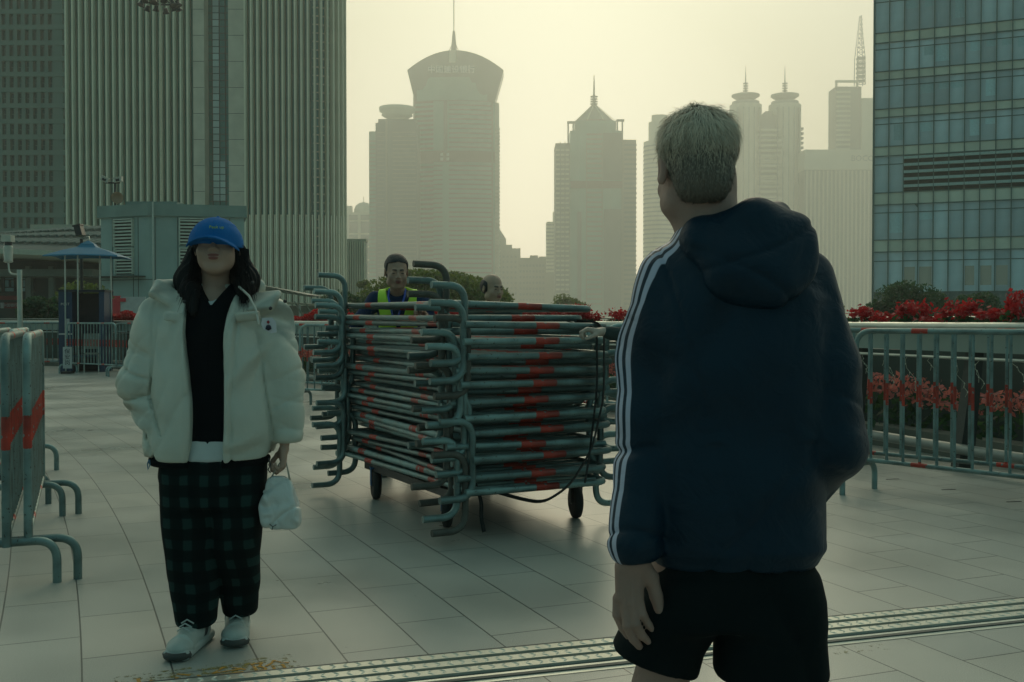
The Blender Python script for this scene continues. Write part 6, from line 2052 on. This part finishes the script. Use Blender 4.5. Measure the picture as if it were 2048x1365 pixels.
    mx = N(jt, 'ShaderNodeMix', data_type='RGBA'); L(mr_.outputs[0], mx.inputs[0]); mx.inputs[6].default_value = (.0010, .018, .035, 1); mx.inputs[7].default_value = (.42, .44, .55, 1)
    L(mx.outputs[2], jb.inputs['Base Color']); jb.inputs['Roughness'].default_value = .5; jb.inputs['Specular IOR Level'].default_value = .22
    tcx = N(jt, 'ShaderNodeTexCoord'); n2 = N(jt, 'ShaderNodeTexNoise'); n2.inputs['Scale'].default_value = 16; n2.inputs['Detail'].default_value = 5; n2.inputs['Distortion'].default_value = 1.2; L(tcx.outputs['Object'], n2.inputs[0])
    bp = N(jt, 'ShaderNodeBump'); bp.inputs['Strength'].default_value = .55; bp.inputs['Distance'].default_value = .012; L(n2.outputs[0], bp.inputs['Height']); L(bp.outputs[0], jb.inputs['Normal'])
    crumple(jm, 3.4, 1.0, .12, 3, (1.3, 1, .8))
    jk = sculpt('track_jacket', jacket, (-.33, -.2, .66), (.31, .2, 1.49), .0055, jm, t, {'stripe': stripe})
    def hood(p):
        x, y, z = p
        d = cap(p, (-.122, .02, 1.408), (-.085, -.060, 1.432), .020, .028)
        d = smin(d, cap(p, (-.085, -.060, 1.432), (.02, -.085, 1.462), .028, .034), .025)
        d = smin(d, cap(p, (.02, -.085, 1.462), (.085, -.02, 1.474), .034, .024), .025)
        d = smin(d, cap(p, (.085, -.02, 1.474), (.06, .07, 1.45), .024, .022), .02)
        d = smin(d, cap(p, (.04, -.07, 1.452), (.106, -.075, 1.436), .030, .030), .045)
        d = smin(d, ell(p, (.028, -.108, 1.362), (.120, .046, .082), (R(-12), R(-22), 0)), .05)
        d = smin(d, cap(p, (-.10, -.085, 1.405), (.06, -.120, 1.315), .024, .028), .06)
        d = smin(d, cap(p, (.108, -.075, 1.425), (.112, -.095, 1.35), .024, .020), .05)
        d = d + .011 * folds(p, (.55, .2, 1), 14, 61, .03, 8) + .007 * folds(p, (-.4, .1, .9), 20, 62, .03, 8)
        return d
    sculpt('hood', hood, (-.19, -.22, 1.22), (.22, .13, 1.53), .005, jm, jk, {'stripe': lambda p: -.01})
    # shorts
    def shorts(p):
        x, y, z = p
        hip = loft(p, [(.60, -.012, 0, .190, .125), (.68, -.005, 0, .178, .122), (.76, .0, 0, .165, .115), (.79, 0, 0, .16, .11)])
        a = loft(p, [(.470, -.165, .03, .090, .095), (.53, -.163, .02, .100, .105), (.62, -.120, .0, .105, .115), (.70, -.09, 0, .09, .11)])
        b = loft(p, [(.482, .078, -.01, .122, .115), (.56, .075, -.01, .118, .118), (.65, .085, 0, .105, .118), (.70, .085, 0, .09, .11)])
        a = smax(a, -(z - .500 - .35 * (-(x + .16)) * 1.0), .006)
        d = smin(smin(a, b, .010), hip, .03)
        d = d + .010 * folds(p, (1, .3, .25), 17, 65, .05, 2.5)
        for c in ((-.165, .03), (.078, -.01)):
            d = smax(d, -cap(p, (c[0], c[1], .35), (c[0], c[1], .52), .082, .078), .008)
        return d
    sculpt('shorts', shorts, (-.31, -.18, .44), (.25, .19, .82), .006, mat('black_shorts', (.004, .009, .010), .85, bump=.3, bscale=30, spec=.1), t)
    for (x, y, yaw) in ((-.165, .16, 180), (.075, .06, 170)):
        M = Matrix.Translation((x, y, 0)) @ Matrix.Rotation(R(yaw), 4, 'Z')
        sculpt('shoe', lambda p: smax(smin(cap(p, (0, .09, .05), (0, -.08, .04), .046, .042), cap(p, (0, .08, .06), (0, .08, .11), .042, .042), .02), -p[2] + .0, .004), (-.07, -.16, -.01), (.07, .17, .17), .008, mat('sneaker_dark', (.05, .05, .055), .6), t, None, M)
man()

# ============================================================ workers behind the load
def worker(label, x, y, rz, head, lean, cloth, trouser, skin, hands, vest=None, hairfn=None, hs_=1.0, openm=0, full=0, group='workers pushing the trolley'):
    t = thing('person', label, 'person', (x, y, 0), rz, group)
    hp = Vector(head[:3]); hM = Matrix.Translation(hp) @ Matrix.Rotation(R(head[3]), 4, 'Z') @ Matrix.Rotation(R(head[4]), 4, 'X')
    T = to_local(hM)
    nb = (hp.x * .75, hp.y * .7 + .01, hp.z - .155)                 # neck base
    sh = [(nb[0] - .175, nb[1] + .03, nb[2] - .055), (nb[0] + .175, nb[1] + .03, nb[2] - .055)]
    hipz = .88; ch = (nb[0] * .7, nb[1] * .75 + .02, nb[2] - .20)
    def torso(p, o=0.0):
        d = cap(p, (0, .03, hipz), ch, .125 + o, .150 + o, .78)
        d = smin(d, cap(p, ch, (nb[0], nb[1], nb[2] - .06), .150 + o, .09 + o, .8), .06)
        return smin(d, cap(p, sh[0], sh[1], .055 + o, .055 + o), .05)
    arms = []
    for s, hd in zip(sh, hands):
        S0 = Vector(s); H = Vector(hd); mid = (S0 + H) / 2; dist = (H - S0).length
        drop = math.sqrt(max(.29 ** 2 - (dist / 2) ** 2, .0001)) if dist < .57 else .01
        out = 1 if s[0] > nb[0] else -1
        E = mid + Vector((out * .5, .1, -.85)).normalized() * drop
        arms.append((s, tuple(E), tuple(H)))
    def armd(p, ra, rb, rc, stop=1.0):
        d = 9
        for s, e, h_ in arms:
            w = tuple(e[i] + (h_[i] - e[i]) * stop for i in range(3))
            d = np.minimum(d, smin(cap(p, s, e, ra, rb), cap(p, e, w, rb, rc), .02))
        return d
    hs = []
    for (s, e, h_), sd in zip(arms, (1, -1)):
        dv = (Vector(h_) - Vector(e)).normalized()
        rot = (-dv).to_track_quat('Z', 'Y').to_matrix().to_4x4()
        hs.append((to_local(Matrix.Translation(h_) @ rot), sd))
    legs = [((-.09, .03, hipz), (-.12, -.02, .48), (-.13, .10, .09)), ((.09, .03, hipz), (.11, .02, .48), (.12, .22, .09))]
    def body(p):
        d = head_sdf(T(p), hs_, full, openm)
        d = smin(d, cap(p, (hp.x * .95, hp.y + .035, hp.z - .07), (nb[0], nb[1] + .01, nb[2] - .02), .055, .06), .03)
        d = smin(d, torso(p, -.02), .03); d = smin(d, armd(p, .042, .036, .026), .03)
        for (a, k_, f_) in legs:
            d = smin(d, cap(p, a, k_, .075, .05), .03); d = smin(d, cap(p, k_, f_, .05, .035), .02)
        for Th, sd in hs: d = smin(d, hand_sdf(Th(p), (.75, .8, .8, .85), .6, sd), .01)
        return d
    lo = (-.55, -.75, 0.02); hi = (.55, .42, hp.z + .16)
    sculpt('body', body, lo, hi, .0058, skin, t, face_attrs(T, hs_))
    def shirt(p):
        d = smin(torso(p, .012), armd(p, .062, .052, .038, .88), .03)
        d = d + .008 * folds(p, (.3, .2, 1), 20, 71, .05, 2.5)
        return smax(d, -(cap(p, (hp.x * .9, hp.y + .0, hp.z - .1), (nb[0], nb[1] - .02, nb[2] + .02), .062, .062)), .01)
    js = sculpt('jacket', shirt, lo, (.55, .42, nb[2] + .12), .008, cloth, t)
    def tr_(p):
        d = 9
        for (a, k_, f_) in legs:
            d = np.minimum(d, smin(cap(p, a, k_, .10, .075), cap(p, k_, f_, .075, .062), .03))
        return smin(d, cap(p, (-.04, .03, hipz), (.04, .03, hipz), .12, .12), .04) + .006 * folds(p, (.4, .2, 1), 20, 77, .05, 2.5)
    sculpt('trousers', tr_, (-.35, -.25, .04), (.35, .42, 1.06), .011, trouser, t)
    for (a, k_, f_) in legs:
        M = Matrix.Translation((f_[0], f_[1] - .06, 0))
        sculpt('shoe', lambda p: smax(smin(cap(p, (0, .09, .045), (0, -.09, .036), .044, .040), cap(p, (0, .07, .06), (0, .07, .1), .04, .04), .02), -p[2], .004), (-.07, -.16, -.01), (.07, .17, .16), .009, mat('worker_shoe', (.16, .17, .16), .7), t, None, M)
    if vest:
        def vs_(p):
            d = torso(p, .030) + .006 * folds(p, (.2, .2, 1), 16, 81, .05, 2.5)
            d = np.maximum(d, -torso(p, .004))
            # arm holes and neck V
            d = smax(d, np.abs(p[0] - nb[0]) - .150, .01)
            for s in sh: d = smax(d, -cap(p, (s[0] * 1.12 - nb[0] * .12, s[1], s[2] - .02), (s[0] * 1.1, s[1] - .02, s[2] - .12), .060, .060), .008)
            nv = nb[2] - .02
            d = smax(d, -np.maximum(np.abs(p[0] - nb[0] - .01) - (.058 + .30 * np.clip(p[2] - (nv - .10), -.14, .2)), p[1] - nb[1]), .006)
            return smax(d, -cap(p, (hp.x * .9, hp.y + .02, hp.z - .1), (nb[0], nb[1] - .02, nb[2] + .02), .070, .070), .01)
        v = sculpt('vest', vs_, (-.4, -.7, .75), (.4, .3, nb[2] + .12), .007, vest, t)
        la = mat('lanyard_blue', (.03, .09, .42), .6)
        MB().tube([(nb[0] - .060, nb[1] - .02, nb[2] + .035), (nb[0] - .062, nb[1] - .105, nb[2] - .03), (nb[0] - .035, nb[1] - .165, nb[2] - .12), (nb[0] - .005, nb[1] - .19, nb[2] - .24)], .0085, 6, flat=(0, -1, 0)).tube([(nb[0] + .060, nb[1] - .02, nb[2] + .035), (nb[0] + .062, nb[1] - .105, nb[2] - .03), (nb[0] + .040, nb[1] - .165, nb[2] - .12), (nb[0] + .005, nb[1] - .19, nb[2] - .24)], .0085, 6, flat=(0, -1, 0)).build('lanyard', la, t)
    if hairfn:
        sculpt('hair', lambda p: hairfn(tuple(c_ / hs_ for c_ in T(p))) * hs_, (hp.x - .14, hp.y - .16, hp.z - .12), (hp.x + .14, hp.y + .17, hp.z + .17), .0048, mat('short_black_hair', (.010, .010, .011), .55, bump=.6, bscale=90), t)
    return t
def hair_full(q):
    d = ell(q, (0, .022, .046), (.083, .101, .084)) + .003 * wav(q, 60, 5)
    d = smin(d, ell(q, (0, .06, -.01), (.073, .052, .06)), .02)
    cut = np.maximum(q[1] + .048 + .25 * np.clip(q[2] - .06, -.1, .1) * 0, q[2] - .085) * 0 + (-(q[1] + .052))
    d = smax(d, np.where(q[2] > .078 - .5 * (np.abs(q[0]) * .4), -1, -(q[1] + .030)), .010)
    d = smax(d, -(q[2] + .055), .008)
    for s in (-1, 1): d = smax(d, -ell(q, (s * .084, .010, -.010), (.014, .020, .034)), .004)
    return d
def hair_bald(q):
    d = ell(q, (0, .026, .020), (.085, .102, .080)) + .002 * wav(q, 70, 6)
    d = smax(d, np.maximum(q[2] - .070, -(q[2] + .065)), .008)
    d = smax(d, -(q[1] + .022), .008)
    d = smax(d, -ell(q, (0, -.03, .10), (.078, .12, .06)), .01)
    for s in (-1, 1): d = smax(d, -ell(q, (s * .084, .010, -.010), (.014, .020, .034)), .004)
    return d
sk1 = skin_mat('skin_worker_a', (.39, .245, .175)); sk2 = skin_mat('skin_worker_b', (.43, .28, .20))
navy = mat('worker_navy', (.010, .03, .075), .75, bump=.3, bscale=30, spec=.2)
dgrey = mat('worker_trousers', (.015, .018, .022), .8)
hiv = mat('hi_vis_yellow', (.50, .80, .05), .6, bump=.2, bscale=40)
D1 = 8.50; k1 = D1 / F
x1 = (800 - 1024) * k1
hz1 = P(808, 545, D1 - .36).z
worker('person in a yellow safety vest and blue lanyard leaning over the stack', x1, D1, R(0),
       (.012, -.36, hz1, 14, 8), .2, navy, dgrey, sk1, [(-.36, -.55, 1.20), (.24, -.62, 1.28)], vest=hiv, hairfn=hair_full, openm=.4, hs_=1.10)
D2 = 8.95; k2 = D2 / F
x2 = (985 - 1024) * k2
hz2 = P(985, 578, D2 - .22).z
worker('balding person in dark clothes bending behind the stack, face turned aside', x2, D2, R(0),
       (.005, -.24, hz2, 38, 6), .2, mat('worker_dark_green', (.012, .03, .028), .8), dgrey, sk2, [(-.25, -.55, 1.12), (.22, -.52, 1.15)], hairfn=hair_bald, full=.3)
# helper at the right end: hand on the top barrier, the rest behind the man
x3 = 1.00; y3 = 6.45
hd = P(1182, 664, 6.72)
a = R(-75)
def to_l(v):
    q = Matrix.Rotation(-a, 3, 'Z') @ (Vector((v.x, v.y, 0)) - Vector((x3, y3, 0))); return (q.x, q.y, v.z)
worker('helper in a dark green sleeve gripping the right end of the barrier stack, mostly hidden', x3, y3, a,
       (0, -.10, 1.50, 0, 12), .1, MATS['worker_dark_green'], dgrey, skin_mat('skin_pale_hand', (.42, .33, .27)), [(-.26, -.12, .95), to_l(P(1205, 664, 6.12))], hairfn=hair_full)
# ------------------------------------------------------------ haze
hm = bpy.data.materials.new('haze'); hm.use_nodes = True
ht = hm.node_tree; ht.nodes.clear()
ho = N(ht, 'ShaderNodeOutputMaterial'); hv = N(ht, 'ShaderNodeVolumePrincipled')
hv.inputs['Color'].default_value = (0.96, 0.97, 0.90, 1)
hv.inputs['Density'].default_value = 0.0009
hv.inputs['Anisotropy'].default_value = 0.6
ht.links.new(hv.outputs[0], ho.inputs['Volume'])
hb = MB().box(-620, 620, -60, 1080, -1, 330)
tag(hb.build('haze', hm), 'thin cream smog filling the air over the plaza and towers', 'haze', kind='stuff')
